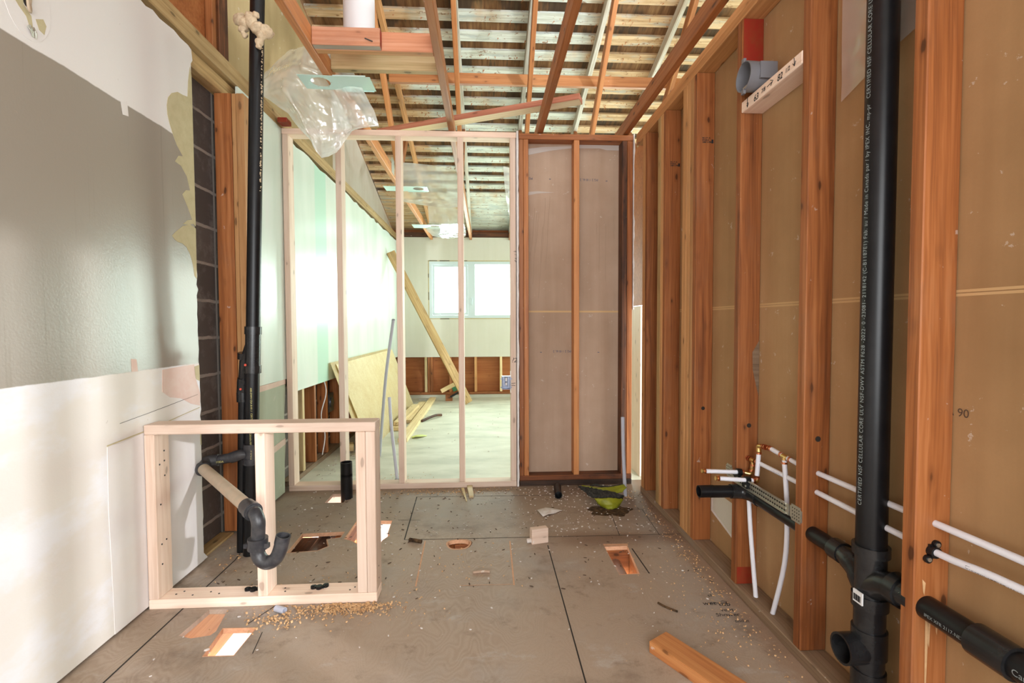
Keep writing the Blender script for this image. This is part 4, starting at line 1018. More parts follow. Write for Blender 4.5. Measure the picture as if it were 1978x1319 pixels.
tube(bm, curve_pts([SP(.495), V((-1.19, 2.35, .492)), V((-1.23, 2.345, .480))], 5), .0265, 18)
te = mesh('tee_fitting', bm, 'black_dusty', ls_); autosmooth(te)
bm = bmesh.new(); tube(bm, [(-1.22, 2.346, .482), (-1.30, 2.335, .472)], .023, 18); t2 = mesh('branch_pipe', bm, 'black_dusty', ls_); autosmooth(t2)
text('pipe_print', 'ESMTIDA', .014, (-1.30, 2.311, .463), (1, -.08, .1), (0, 0, 1), 'yellow_ink', t2)
bm = bmesh.new(); tube(bm, curve_pts([(-1.285, 2.337, .473), (-1.325, 2.325, .470), (-1.328, 2.285, .460), (-1.305, 2.25, .455)], 6), .028, 20)
collar(bm, (-1.318, 2.262, .458), (-1.303, 2.245, .455), .031)
el2 = mesh('elbow', bm, 'black_dusty', ls_); autosmooth(el2)
A0 = V((-1.309, 2.255, .457)); A1 = V((-.893, 1.81, .438))
bm = bmesh.new(); tube(bm, [A0, A1], .0245, 24); am = mesh('trap_arm', bm, 'tan_pipe', ls_); autosmooth(am)
dA = (A1-A0).normalized(); C0 = A1-dA*.015
bm = bmesh.new(); tube(bm, [C0, C0, C0+dA*.045, C0+dA*.045], [.025, .0295, .0295, .025], 24)
tube(bm, [C0+dA*.045, C0+dA*.075], .0325, 24); tube(bm, [C0+dA*.075, C0+dA*.083], .029, 24)
cpl = mesh('coupling', bm, 'black_dusty', ls_); autosmooth(cpl)
C1 = C0+dA*.08
bm = bmesh.new(); tp_ = [C1, C1+dA*.02, V((-.822, 1.738, .410)), V((-.824, 1.74, .370)), V((-.826, 1.74, .335))]
tube(bm, curve_pts(tp_, 5), .0235, 20)
b1_ = mesh('trap_bend', bm, 'black_dusty', ls_); autosmooth(b1_)
bm = bmesh.new(); tube(bm, [(-.826, 1.74, .352), (-.826, 1.74, .352), (-.827, 1.74, .312), (-.827, 1.74, .312)], [.026, .034, .034, .026], 16)
sn_ = mesh('slip_nut', bm, 'black_dusty', ls_); autosmooth(sn_, 30)
bm = bmesh.new()
for a in (0, math.pi): box(bm, -.826+.036*math.cos(a)-.008, -.826+.036*math.cos(a)+.008, 1.724, 1.738, .320, .336)
split(mesh('nut_lug', bm, 'black_dusty', sn_))
bm = bmesh.new(); up_ = [V((-.827, 1.74, .32)), V((-.826, 1.738, .295)), V((-.812, 1.735, .272)), V((-.788, 1.732, .264)), V((-.762, 1.73, .277)), V((-.744, 1.728, .31)), V((-.733, 1.727, .352))]
tube(bm, curve_pts(up_, 5), .0245, 20, cap=False); d_ = (up_[-1]-up_[-2]).normalized(); pipe_end(bm, up_[-1]+d_*.012, -d_, .0255, .004, .03, 20)
ut = mesh('trap_bend', bm, 'black_dusty', ls_); autosmooth(ut)
bm = bmesh.new(); rf = random.Random(11)
for c_, r_ in (((-1.13, 2.33, 2.535), .030), ((-1.11, 2.325, 2.52), .026), ((-1.085, 2.32, 2.545), .024), ((-1.075, 2.318, 2.52), .028), ((-1.05, 2.322, 2.495), .030), ((-1.022, 2.325, 2.49), .026), ((-1.005, 2.33, 2.48), .024), ((-1.035, 2.32, 2.462), .022), ((-1.045, 2.322, 2.435), .018), ((-1.048, 2.325, 2.415), .013), ((-1.12, 2.33, 2.495), .020), ((-1.115, 2.332, 2.47), .014), ((-1.06, 2.32, 2.555), .016)):
    r = bmesh.ops.create_icosphere(bm, subdivisions=3, radius=r_, matrix=Matrix.Translation(c_))
    for v in r['verts']:
        n_ = mnoise.noise(v.co*60)
        v.co += (v.co-V(c_)).normalized()*n_*.008
fm_ = mesh('spray_foam', bm, 'foam', ls_, None, True)
bm = bmesh.new()
for i in range(160):
    z = rf.uniform(1.75, 2.42); p = SP(z)+V((.0308+rf.uniform(-.003, .0008), -.008-rf.uniform(0, .006), 0))
    bmesh.ops.create_icosphere(bm, subdivisions=1, radius=rf.uniform(.0015, .004), matrix=Matrix.Translation(p))
tag(mesh('foam_crumbs', bm, 'foam', ls_), kind='stuff')

# ------------------------------------------------------------------ half wall
hw = thing('half_wall_frame', 'low pale pine stud frame standing on the floor at the left wall', 'stud wall', (-.88, 1.95, 0))
H0, H1 = 1.912, 2.0
hb = bx('bottom_plate', (-1.331, -.445), (H0, H1), (0, .038), 'pine', hw)
bx('top_plate', (-1.331, -.443), (H0, H1), (.693, .731), 'pine', hw)
for x in (-1.331, -.913, -.522, -.483):
    bx('stud', (x, x+.038), (H0, H1), (.0385, .6925), 'pine', hw)
bm = bmesh.new()
for zz in (.16, .24, .40, .5, .56, .60):
    for dy in (.028, .056): 
        if rr.random() < .8: tube(bm, [(-1.293, H0+dy, zz+dy*.3), (-1.2915, H0+dy, zz+dy*.3)], .0035, 8)
for x, y in ((-1.25, 1.95), (-1.23, 1.97), (-1.18, 1.94), (-1.12, 1.96), (-1.08, 1.945), (-.83, 1.97), (-.82, 1.945), (-.545, 1.96), (-.56, 1.94)):
    tube(bm, [(x, y, .038), (x, y, .0392)], .0035, 8)
for z_ in (.08, .13): tube(bm, [(-.4455, 1.93+.02, z_), (-.444, 1.95, z_)], .003, 8)
split(mesh('screw_head', bm, 'dark_metal', hw))
for i, (x, nm) in enumerate(((-.952, 'black two-eared clamp on the half wall plate, left of its middle stud'), (-.689, 'black two-eared clamp on the half wall plate, right of its middle stud'))):
    c_ = thing('pipe_clamp', nm, 'clamp', (x, 1.962, .038), 'clamps on the half wall plate')
    bm = bmesh.new(); tube(bm, [(x, 1.958, .0385), (x, 1.958, .05)], .0125, 16); tube(bm, [(x-.024, 1.963, .0385), (x-.024, 1.963, .047)], .012, 14); tube(bm, [(x+.022, 1.972, .0385), (x+.022, 1.972, .047)], .012, 14)
    box(bm, x-.02, x+.018, 1.956, 1.972, .0385, .045); autosmooth(mesh('clamp_body', bm, 'black', c_))
    bm = bmesh.new()
    for dx, dy in ((-.026, .963), (.024, .972)): tube(bm, [(x+dx, 1+dy, .047), (x+dx, 1+dy, .050)], .0055, 10)
    split(mesh('screw', bm, 'dark_metal', c_))

# ------------------------------------------------------------------ things on the floor
o = bmesh.new(); tube(o, [(-.905, 3.10, -.25), (-.905, 3.10, .16)], .037, 28, cap=False); pipe_end(o, (-.905, 3.10, .235), (0, 0, -1), .037, .004, .09, 28)
o = mesh('drain_pipe', o, 'black'); autosmooth(o); tag(o, 'short upright black pipe coming out of the floor behind the half wall', 'pipe')
def block(name, c, size, rotz, mat, label, cat, tilt=(0, 0)):
    bm = bmesh.new(); box(bm, -size[0]/2, size[0]/2, -size[1]/2, size[1]/2, -size[2]/2, size[2]/2)
    bmesh.ops.bevel(bm, geom=bm.edges[:], offset=.002, segments=2, affect='EDGES')
    mw = Matrix.Translation(c) @ Matrix.Rotation(rotz, 4, 'Z') @ Matrix.Rotation(tilt[0], 4, 'X') @ Matrix.Rotation(tilt[1], 4, 'Y')
    return tag(mesh(name, bm, mat, None, mw), label, cat)
block('wood_block', (.266, 2.400, .0375), (.089, .038, .075), .24, 'pine', 'small pale pine offcut block standing on the plywood floor', 'block')
block('wood_offcut', (.665, 1.452, .020), (.30, .09, .04), -1.02, 'joist', 'orange wood offcut lying on the floor at the bottom edge of the photo', 'offcut')
bm = bmesh.new(); tube(bm, [(.475, 3.155, .0245), (.463, 3.06, .0245)], .024, 20, cap=False); pipe_end(bm, (.4575, 2.995, .0245), (.09, 1, 0), .024, .003, .085, 20)
bm.faces.new([bm.verts.new((.475+.024*math.cos(a), 3.155, .0245+.024*math.sin(a))) for a in [i*math.pi/10 for i in range(20)]])
o = mesh('pipe_offcut', bm, 'black'); autosmooth(o); tag(o, 'short black pipe offcut lying before the closet partition', 'pipe offcut')
bm = bmesh.new(); pipe_end(bm, (-.785, 1.853, .0125), (-.9, .42, 0), .012, .002, .018, 16); tube(bm, [(-.80, 1.860, .0125), (-.826, 1.872, .0125)], .012, 16)
o = mesh('pipe_offcut', bm, ['grey_tube']); autosmooth(o); tag(o, 'tiny grey pipe offcut on the floor in front of the half wall', 'pipe offcut')
def wedge(p, q, w0, w1, h0, h1, label):
    p = V(p); q = V(q); n = (q-p).normalized().cross(V((0, 0, 1)))
    bm = bmesh.new(); vs_ = [bm.verts.new(c) for c in (p-n*w0, p+n*w0, q+n*w1, q-n*w1)]; t_ = [bm.verts.new(v.co+V((0, 0, h))) for v, h in zip(vs_, (h0, h0, h1, h1))]
    bm.faces.new(vs_[::-1]); bm.faces.new(t_)
    for i in range(4): bm.faces.new((vs_[i], vs_[(i+1) % 4], t_[(i+1) % 4], t_[i]))
    tag(mesh('wood_wedge', bm, 'lumber'), label, 'wedge', 'pine wedges')
wedge((-.165, 3.225, 0), (-.128, 2.985, 0), .010, .003, .008, .004, 'thin pointed pine wedge on the floor before the new partition')
wedge((-.118, 3.235, 0), (-.100, 3.055, 0), .018, .014, .02, .012, 'short blunt pine wedge beside the thin pointed one')
# standing tubes
def standing(name, pts, r, mat, label, cat, parent=None):
    bm = bmesh.new(); tube(bm, curve_pts(pts, 6), r, 14, cap=False); d = (V(pts[-1])-V(pts[-2])).normalized()
    pipe_end(bm, V(pts[-1])+d*.001, -d, r+.0004, .002, .02, 14)
    o = mesh(name, bm, mat); autosmooth(o); return tag(o, label, cat)
standing('water_tube', [(.900, 3.02, -.01), (.893, 3.02, .12), (.884, 3.02, .32), (.880, 3.02, .515)], .0115, 'grey_tube', 'grey tube standing out of the floor before the closet partition', 'tube')
standing('conduit', [(-.915, 4.10, -.01), (-.86, 3.95, .30), (-.76, 3.66, .75), (-.655, 3.42, 1.155)], .0115, 'grey_tube', 'tall leaning grey tube in the left bay of the new partition', 'tube')
cs_ = standing('conduit', [(-.635, 3.395, .0), (-.66, 3.43, .18), (-.69, 3.48, .38), (-.713, 3.535, .585)], .0115, 'grey_tube', 'short grey tube rising beside the second new stud', 'tube')
bm = bmesh.new(); tube(bm, [(-.637, 3.392, .0), (-.637, 3.392, .022)], .018, 14); box(bm, -.69, -.60, 3.38, 3.40, 0, .012)
split(mesh('floor_clip', bm, 'black', cs_))
# torn yellow-green collar
cl_ = thing('torn_collar', 'torn yellow-green curved collar with ragged black edges on a dark stain', 'scrap', (.73, 2.83, 0))
def sheet(name, rows, mat, parent, thick=.006, sub=2, jit=0.0):
    """surface through a grid of points"""
    bm = bmesh.new(); g = [[bm.verts.new(p) for p in r] for r in rows]
    for j in range(len(g)-1):
        for i in range(len(g[0])-1): bm.faces.new((g[j][i], g[j][i+1], g[j+1][i+1], g[j+1][i]))
    if sub: bmesh.ops.subdivide_edges(bm, edges=bm.edges[:], cuts=sub, use_grid_fill=True, smooth=1.0)
    if jit:
        for v in bm.verts: v.co += V((mnoise.noise(v.co*70), mnoise.noise(v.co*70+V((5, 0, 0))), mnoise.noise(v.co*90+V((0, 7, 0)))))*jit
    if thick: bmesh.ops.solidify(bm, geom=bm.faces[:], thickness=thick)
    return mesh(name, bm, mat, parent, None, True)
sheet('pad', [[(.655, 2.84, .058), (.70, 2.82, .062), (.75, 2.815, .066), (.79, 2.83, .055), (.835, 2.86, .040)],
              [(.672, 2.83, .032), (.71, 2.80, .034), (.75, 2.795, .036), (.79, 2.81, .032), (.822, 2.845, .026)],
              [(.705, 2.83, .008), (.725, 2.80, .006), (.75, 2.795, .006), (.775, 2.805, .006), (.80, 2.835, .008)]], 'green_pad', cl_, .006, 4, .004)
sheet('ragged_edge', [[(.578, 2.95, .092), (.63, 2.93, .088), (.69, 2.90, .078), (.76, 2.90, .066), (.84, 2.885, .048)],
              [(.60, 2.92, .078), (.65, 2.88, .074), (.70, 2.86, .070), (.76, 2.86, .066), (.845, 2.872, .042)],
              [(.632, 2.88, .060), (.66, 2.84, .058), (.70, 2.82, .062), (.75, 2.815, .066), (.835, 2.86, .040)]], 'soot', cl_, .012, 4, .012)
sheet('pad', [[(.60, 2.96, .094), (.66, 2.97, .080), (.73, 2.98, .068), (.80, 2.98, .072), (.875, 2.97, .090)],
              [(.625, 2.93, .088), (.68, 2.93, .072), (.74, 2.935, .056), (.80, 2.94, .058), (.885, 2.95, .078)],
              [(.66, 2.92, .078), (.70, 2.915, .064), (.745, 2.915, .048), (.80, 2.92, .046), (.86, 2.935, .058)]], 'green_pad', cl_, .006, 4, .004)
bm = bmesh.new(); tube(bm, curve_pts([(.665, 2.99, .082), (.70, 3.0, .085), (.735, 2.995, .076), (.78, 2.985, .074), (.84, 2.98, .082), (.872, 2.975, .092)], 4), .007, 8)
mesh('ragged_edge', bm, 'soot', cl_)
bm = bmesh.new(); pts = []
for i in range(40):
    a = i*2*math.pi/40; r_ = 1+.12*math.sin(5*a+1)+.08*math.sin(9*a)
    pts.append((.735+.125*r_*math.cos(a), 2.785+.085*r_*math.sin(a)))
prism(bm, pts, 2, .0002, .003); bmesh.ops.subdivide_edges(bm, edges=bm.edges[:], cuts=1)
tag(mesh('floor_stain', bm, 'muck'), 'dark damp patch of dirt under the torn yellow-green collar', 'stain', None, 'stuff')
# paper scrap
sc_ = sheet('paper_scrap', [[(.30, 2.81, .004), (.35, 2.825, .014), (.41, 2.82, .006), (.455, 2.80, .003)], [(.305, 2.77, .010), (.36, 2.775, .018), (.41, 2.785, .012), (.43, 2.785, .004)], [(.325, 2.715, .003), (.36, 2.735, .008), (.39, 2.75, .004), (.405, 2.765, .002)]], 'chip', None, .0012)
tag(sc_, 'crumpled pale paper scrap on the floor before the closet partition', 'paper scrap')
def small(name, pts, r, mat, label, cat):
    bm = bmesh.new(); tube(bm, curve_pts(pts, 4), r, 8); tag(mesh(name, bm, mat, None, None, True), label, cat)
small('bark_scrap', [(-.40, 2.452, .008), (-.37, 2.436, .010), (-.335, 2.425, .008)], .010, 'muck', 'dark bark-like scrap at the left end of the floor seam', 'scrap')
small('shim_scrap', [(-.065, 2.108, .005), (-.02, 2.115, .006), (.012, 2.112, .004)], .006, 'kraft_grey', 'thin grey splinter inside the sawn square on the floor', 'scrap')
small('nail_scrap', [(.68, 1.83, .005), (.70, 1.80, .005), (.735, 1.77, .004)], .004, 'muck', 'dark curved twig on the right side of the floor', 'scrap')
small('pebble', [(.205, 2.395, .010), (.225, 2.39, .014), (.24, 2.38, .009)], .012, 'chip', 'pale plaster lump beside the pine block', 'lump')
# handwriting on the floor
wf_ = lambda s_, x, y, sz: text('handwriting', s_, sz, (x, y, .0012), (1, -.02, 0), (.02, 1, 0), 'ink', floor, .25)
wf_('sh', .90, 1.865, .03); wf_('wet', .855, 1.81, .036); wf_('tub', .915, 1.80, .036); wf_('vent', .905, 1.765, .03); wf_('Shower', .872, 1.735, .03); wf_('toilet', .925, 1.695, .026)
stroke('handwriting', [[(0, 0), (.08, -.004)], [(.05, .006), (.06, .012), (.075, .004), (.062, -.008), (.05, 0)]], .0009, (.885, 1.822, .0012), (1, 0, 0), (0, 1, 0), 'ink', floor)
# shavings and crumbs
bm = bmesh.new(); rs_ = random.Random(21)
def shave(x, y, s_, z=.001):
    a = rs_.uniform(0, 6.28); c, s2 = math.cos(a), math.sin(a); L = s_*rs_.uniform(.7, 1.5); W = s_*rs_.uniform(.35, .7); h = s_*rs_.uniform(.15, .6)
    rows = []
    for k in range(4):
        t = k/3-.5; zz = z+h*(1-4*t*t)*.9+.001
        rows.append([bm.verts.new((x+c*t*L-s2*u*W, y+s2*t*L+c*u*W, zz+u*.2*h)) for u in (-.5, .5)])
    for k in range(3): bm.faces.new((rows[k][0], rows[k+1][0], rows[k+1][1], rows[k][1]))
def cluster(n, cx, cy, sxx, syy, s0, s1, z=.001, clip=None):
    i = 0
    while i < n:
        x, y = rs_.gauss(cx, sxx), rs_.gauss(cy, syy); i += 1
        if clip and not clip(x, y): continue
        if not (-1.3 < x < 1.01): continue
        shave(x, y, rs_.uniform(s0, s1), z)
inf = lambda x, y: y < 1.905
cluster(520, -.55, 1.88, .09, .022, .005, .014, .001, inf); cluster(160, -.68, 1.85, .15, .03, .004, .013, .001, inf)
cluster(110, -.80, 1.81, .05, .035, .005, .014, .001, inf); cluster(50, -.35, 1.85, .12, .08, .004, .011)
cluster(220, -.25, 3.17, .22, .035, .004, .011, .001, lambda x, y: y < 3.24); cluster(80, -.62, 3.45, .12, .06, .004, .010, .001, lambda x, y: y > 3.35)
cluster(90, .86, 2.99, .05, .03, .004, .010); cluster(260, .97, 2.25, .03, .38, .003, .010); cluster(180, .92, 1.75, .08, .22, .003, .009); cluster(160, .80, 1.9, .16, .35, .002, .007)
cluster(120, -1.20, 2.42, .05, .10, .005, .014); cluster(60, -.72, 2.10, .2, .08, .004, .009); cluster(50, -.1, 2.2, .1, .12, .004, .010)
tag(mesh('wood_shavings', bm, 'shaving'), 'pale wood shavings scattered over the plywood floor', 'shavings', None, 'stuff')
bm = bmesh.new()
for i in range(800):
    x, y = rs_.uniform(-1.2, 1.0), 1.35+1.88*math.sqrt(rs_.random())
    if rs_.random() < .5: x, y = rs_.gauss(.5, .3), rs_.uniform(2.5, 3.23)
    if abs(y-1.955) < .06 and x < -.42 or not -1.3 < x < 1.0: continue
    s_ = rs_.uniform(.0012, .005)*(1.6 if rs_.random() < .08 else 1)
    bmesh.ops.create_icosphere(bm, subdivisions=1, radius=s_, matrix=Matrix.Translation((x, y, s_*.6)) @ Matrix.Rotation(rs_.uniform(0, 3), 4, 'Z') @ Matrix.Diagonal((1.4, .8, .6, 1)))
tag(mesh('plaster_crumbs', bm, 'chip'), 'white plaster crumbs scattered over the plywood floor', 'crumbs', None, 'stuff')
bm = bmesh.new()
for i in range(260):
    x, y = rs_.uniform(-1.2, 1.0), rs_.uniform(1.9, 3.2)
    if abs(y-1.955) < .06 and x < -.42: continue
    s_ = rs_.uniform(.002, .006)
    bmesh.ops.create_icosphere(bm, subdivisions=1, radius=s_, matrix=Matrix.Translation((x, y, s_*.4)) @ Matrix.Rotation(rs_.uniform(0, 3), 4, 'Z') @ Matrix.Diagonal((2.0, .6, .4, 1)))
tag(mesh('dirt_crumbs', bm, 'darkchip'), 'dark dirt crumbs and splinters over the plywood floor', 'crumbs', None, 'stuff')
bm = bmesh.new(); rs_ = random.Random(5)
cluster(260, -1.18, 4.35, .06, .35, .008, .022, .001); cluster(90, -.2, 5.2, .5, .9, .006, .014)
tag(mesh('wood_shavings', bm, 'chip'), 'heap of crumbs and chips on the far room floor by the leaning plywood', 'debris', None, 'stuff')

# ------------------------------------------------------------------ far room things
def leaning(name, pts, thick, mat, label, cat):
    bm = bmesh.new(); vs_ = [bm.verts.new(p) for p in pts]; bm.faces.new(vs_); bmesh.ops.solidify(bm, geom=bm.faces[:], thickness=-thick)
    bm.faces.ensure_lookup_table(); big_ = sorted(bm.faces, key=lambda f: -f.calc_area())[:2]
    for f in bm.faces: f.material_index = 0 if f in big_ else 1
    return tag(mesh(name, bm, mat), label, cat, 'plywood sheets leaning in the far room')
leaning('plywood_sheet', [(-1.018, 4.24, .001), (-1.008, 6.66, .001), (-1.296, 6.64, .785), (-1.30, 4.20, .780)], .015, ['ply', 'ply_edge'], 'yellow plywood sheet leaning on the far room wall, in front of the older one', 'plywood sheet')
leaning('plywood_sheet', [(-1.045, 4.14, .001), (-1.045, 6.45, .001), (-1.318, 6.50, .805), (-1.318, 4.10, .80)], .012, ['ply', 'ply_edge'], 'brown-edged plywood sheet leaning behind the yellow one', 'plywood sheet')
b_ = timber('plank', (-1.29, 6.58, 2.11), (-.25, 6.72, .02), .038, .115, 'old_tan', None, (.9, .38, .45)); tag(b_, 'long brown plank leaning diagonally from the floor to the far room wall', 'plank')
for a, b, w_, h_, lab in (((-.80, 4.55, .020), (-.80, 7.15, .020), .09, .038, 'long yellow board on the far room floor, outermost of the pile'),
                          ((-.905, 5.45, .020), (-.90, 6.75, .020), .09, .038, 'shorter yellow board on the floor next to the outermost one'),
                          ((-.955, 5.15, .060), (-.925, 6.30, .060), .089, .038, 'pale board stacked on top of the floor board pile'),
                          ((-.965, 5.05, .020), (-.965, 5.40, .020), .075, .038, 'short board end lying against the foot of the plywood')):
    t_ = timber('board', a, b, w_, h_, 'lumber', None, (0, 0, 1)); tag(t_, lab, 'board', 'boards on the far room floor')
b_ = timber('prop_board', (-.66, 7.0, .15), (-.42, 7.0, .27), .038, .06, 'lumber', None, (0, 0, 1)); tag(b_, 'short pale board propped against the leaning plank', 'board')
b_ = timber('foot_block', (-.60, 7.05, .045), (-.50, 7.05, .045), .09, .09, 'fir', None, (0, 0, 1)); tag(b_, 'brown wood block on the far room floor under the propped board', 'block')
b_ = timber('painted_block', (-.49, 6.98, .17), (-.42, 6.98, .20), .05, .06, 'green_paint', None, (0, 0, 1)); tag(b_, 'small green painted block under the propped board', 'block')
b_ = timber('spirit_level', (-.52, 6.92, .075), (-.36, 6.92, .165), .03, .028, 'black', None, (0, 0, 1)); tag(b_, 'slim black bar leaning by the foot of the plank', 'bar')
sc_ = sheet('leaf_scrap', [[(-.745, 4.76, .004), (-.70, 4.80, .012), (-.655, 4.83, .008), (-.60, 4.81, .003)], [(-.735, 4.70, .006), (-.69, 4.69, .02), (-.65, 4.72, .014), (-.61, 4.78, .003)]], 'green_light', None, .003)
tag(sc_, 'pale green curved scrap on the far room floor beside the boards', 'scrap')
small('bark_strip', [(-.75, 5.5, .01), (-.68, 5.62, .025), (-.61, 5.75, .03), (-.55, 5.82, .02)], .016, 'fir_dark', 'curled brown bark strip beside the floor boards of the far room', 'scrap')
block('wood_block', (-1.225, 4.22, .05), (.11, .09, .06), .3, 'lumber', 'wood offcut block on the far room floor by the bared studs', 'block')
bm = bmesh.new(); box(bm, XB+.004, XL-.03, 4.2, 4.32, .36, .52); tube(bm, [(XL-.03, 4.26, .44), (XL-.02, 4.26, .44)], .045, 16)
tag(mesh('junction_box', bm, 'blue_box'), 'dark blue-grey box between the bared studs of the far room', 'electrical box')
bm = bmesh.new(); box(bm, -1.0, -.75, 7.12, 7.16, .0, .02); tag(mesh('metal_strip', bm, 'steel'), 'thin grey metal strip on the floor by the far wall', 'strip')
# outlet box on the end stud
ob = thing('outlet_box', 'metal outlet box fixed to the end stud of the new partition', 'electrical box', (.14, YP, .72))
bm = bmesh.new(); rect_frame(bm, .106, .166, .675, .765, YP-.012, YP+.04, .004); box(bm, .106, .166, YP+.036, YP+.04, .675, .765); mesh('box_body', bm, 'blue_box', ob)
bm = bmesh.new(); box(bm, .112, .126, YP-.012, YP+.03, .69, .76); box(bm, .145, .16, YP-.012, YP+.03, .69, .76); split(mesh('terminal', bm, 'blue_box', ob))
bm = bmesh.new(); box(bm, .130, .142, YP-.013, YP+.03, .705, .722); box(bm, .130, .142, YP-.013, YP+.03, .732, .756); split(mesh('terminal', bm, 'white', ob))
bm = bmesh.new()
for zz in (.690, .748):
    for x in (.102, .170): tube(bm, [(x, YP-.012, zz), (x, YP-.008, zz)], .005, 10)
split(mesh('screw_ear', bm, 'blue_box', ob))
bm = bmesh.new(); box(bm, .1645, .1675, YP-.003, YP+.03, .65, .80); mesh('side_flange', bm, 'steel', ob)

# ------------------------------------------------------------------ plastic sheets and fixture plates under the trusses
def plate(cx, x0, x1, ya, yb, hx, hr, label, skew=0.0, nm='fixture_plate'):
    bm = bmesh.new(); prism(bm, [(x0+skew, ya), (x1, ya+.015), (x1, yb+.015), (x0, yb)], 2, ZT-.0025, ZT-.001)
    o = mesh(nm, bm, 'plate')
    c_ = bmesh.new(); tube(c_, [(hx, (ya+yb)/2, ZT-.03), (hx, (ya+yb)/2, ZT+.02)], hr, 28); boolean_cut(o, c_)
    tag(o, label, 'plate', 'fixture plates under the trusses')
    bm = bmesh.new(); box(bm, x0+.09+(x1-x0)*.25, x1-.02, ya-.001, ya+.003, ZT-.007, ZT-.001); box(bm, x0+(x1-x0)*.5, x1-.01, yb+.010, yb+.014, ZT-.007, ZT-.001); split(mesh('folded_lip', bm, 'plate', o))
    bm = bmesh.new()
    for k in range(6):
        a = k*math.pi/3; tube(bm, [(hx+(hr+.006)*math.cos(a), (ya+yb)/2+(hr+.006)*math.sin(a), ZT-.0032), (hx+(hr+.006)*math.cos(a), (ya+yb)/2+(hr+.006)*math.sin(a), ZT-.002)], .003, 8)
    split(mesh('rivet', bm, 'steel', o))
    return o
plate(0, -.97, -.60, 2.56, 2.71, -.872, .050, 'pale metal fixture plate with a round hole under the near plastic sheet')
plate(0, -.95, -.545, 4.54, 4.70, -.635, .05, 'pale metal fixture plate under the middle plastic sheet of the far room')
plate(0, -.95, -.575, 6.24, 6.46, -.66, .06, 'pale metal fixture plate under the farthest plastic sheet')
def film(rows, label, seed, sub=4, amp=.02):
    bm = bmesh.new(); g = [[bm.verts.new(p) for p in r] for r in rows]
    for j in range(len(g)-1):
        for i in range(len(g[0])-1): bm.faces.new((g[j][i], g[j][i+1], g[j+1][i+1], g[j+1][i]))
    bmesh.ops.subdivide_edges(bm, edges=bm.edges[:], cuts=sub, use_grid_fill=True, smooth=1.0)
    for v in bm.verts:
        p = v.co*5+V((seed, 0, 0)); n_ = 1-abs(mnoise.noise(p))*2; n2 = 1-abs(mnoise.noise(v.co*13+V((0, seed, 0))))*2
        v.co += V((mnoise.noise(p+V((9, 0, 0)))*.3, .8, .25))*amp*(n_+.45*n2-.7)
    bmesh.ops.subdivide_edges(bm, edges=bm.edges[:], cuts=2, use_grid_fill=True, smooth=1.0)
    for v in bm.verts:
        n3 = 1-abs(mnoise.noise(v.co*24+V((seed, 3, 0))))*2
        v.co += V((.2, .8, .3))*amp*.07*n3
    return tag(mesh('plastic_sheet', bm, 'film', None, None, True), label, 'plastic sheet', 'clear plastic sheets')
film([[(-1.20, 2.72, 2.50), (-1.09, 2.78, 2.66), (-.99, 2.75, 2.66), (-.91, 2.72, 2.58), (-.84, 2.64, 2.62), (-.74, 2.62, 2.60)],
      [(-1.21, 2.70, 2.44), (-1.08, 2.70, 2.52), (-.98, 2.66, 2.50), (-.90, 2.66, 2.48), (-.80, 2.64, 2.48), (-.70, 2.64, 2.47)],
      [(-1.20, 2.70, 2.36), (-1.06, 2.64, 2.37), (-.96, 2.74, 2.35), (-.86, 2.77, 2.34), (-.74, 2.74, 2.32), (-.62, 2.72, 2.31)],
      [(-1.08, 2.72, 2.28), (-1.0, 2.66, 2.26), (-.94, 2.76, 2.24), (-.86, 2.80, 2.24), (-.74, 2.78, 2.23), (-.60, 2.76, 2.235)],
      [(-1.02, 2.74, 2.20), (-.965, 2.70, 2.17), (-.92, 2.78, 2.15), (-.86, 2.80, 2.17), (-.80, 2.80, 2.20), (-.74, 2.80, 2.24)],
      [(-.97, 2.76, 2.14), (-.945, 2.75, 2.10), (-.915, 2.76, 2.055), (-.88, 2.78, 2.07), (-.85, 2.80, 2.10), (-.815, 2.80, 2.15)]],
     'large crumpled clear plastic sheet hanging above the left end of the new partition', 1.0, 4, .030)
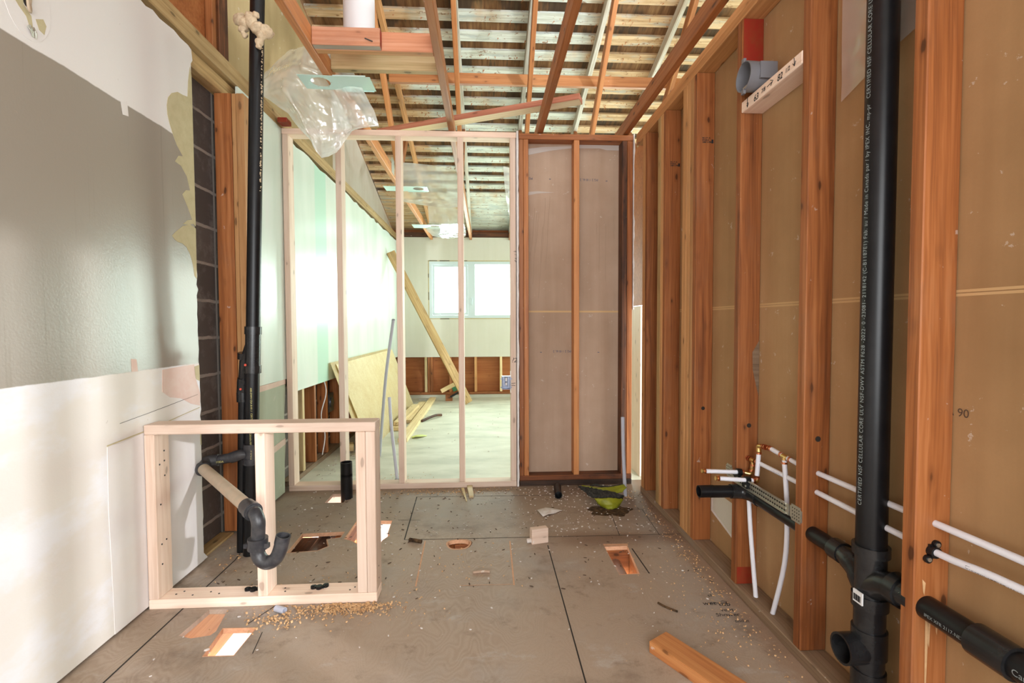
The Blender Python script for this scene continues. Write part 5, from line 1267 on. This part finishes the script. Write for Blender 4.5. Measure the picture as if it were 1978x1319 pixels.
film([[(-.80, 4.44, 2.60), (-.66, 4.46, 2.60), (-.50, 4.46, 2.585), (-.36, 4.46, 2.56), (-.26, 4.46, 2.54)],
      [(-.82, 4.62, 2.46), (-.66, 4.60, 2.45), (-.50, 4.60, 2.46), (-.36, 4.60, 2.47), (-.245, 4.60, 2.50)],
      [(-.85, 4.85, 2.37), (-.68, 4.84, 2.37), (-.52, 4.84, 2.38), (-.38, 4.84, 2.38), (-.25, 4.84, 2.39)],
      [(-.86, 5.00, 2.39), (-.68, 5.02, 2.36), (-.50, 5.02, 2.34), (-.37, 5.02, 2.33), (-.25, 5.02, 2.35)]],
     'clear plastic sheet sagging under the trusses in the middle of the far room', 4.0, 3, .014)
film([[(-.72, 6.05, 2.60), (-.58, 6.05, 2.60), (-.46, 6.05, 2.58), (-.30, 6.05, 2.56)],
      [(-.72, 6.20, 2.44), (-.58, 6.20, 2.43), (-.46, 6.20, 2.43), (-.28, 6.20, 2.43)],
      [(-.80, 6.50, 2.40), (-.62, 6.50, 2.37), (-.46, 6.50, 2.36), (-.26, 6.50, 2.37)],
      [(-.74, 6.75, 2.36), (-.60, 6.75, 2.33), (-.46, 6.75, 2.33), (-.28, 6.75, 2.36)]],
     'bright clear plastic sheet under the trusses closest to the far wall', 7.0, 3, .014)
film([[(.20, 5.3, 2.86), (.27, 5.35, 2.86), (.34, 5.4, 2.86)], [(.21, 5.32, 2.70), (.28, 5.36, 2.68), (.34, 5.4, 2.68)], [(.23, 5.35, 2.52), (.29, 5.36, 2.50), (.34, 5.4, 2.50)], [(.27, 5.36, 2.32), (.31, 5.38, 2.28), (.34, 5.4, 2.30)]],
     'narrow hanging plastic strip seen beside the end stud of the new partition', 9.0, 3, .012)
film([[(1.10, 1.44, 2.31), (1.10, 1.34, 2.31), (1.10, 1.24, 2.31), (1.10, 1.13, 2.31)], [(1.10, 1.44, 1.98), (1.10, 1.34, 2.0), (1.10, 1.24, 1.98), (1.10, 1.13, 1.99)], [(1.10, 1.44, 1.80), (1.10, 1.34, 1.83), (1.10, 1.24, 1.86), (1.10, 1.13, 1.88)]],
     'clear film stapled behind the thick black stack at the right', 3.0, 2, .004)

# ------------------------------------------------------------------ shell behind the camera
bm = bmesh.new()
for x0, x1, z0_, z1_ in ((-1.45, -1.0, 0, 4.0), (1.2, 1.6, 0, 4.0), (-1.0, 1.2, 0, .55), (-1.0, 1.2, 2.32, 4.6)):
    box(bm, x0, x1, -1.42, -1.40, z0_, z1_)
tag(mesh('wall_rear', bm, 'far_wall'), kind='structure')
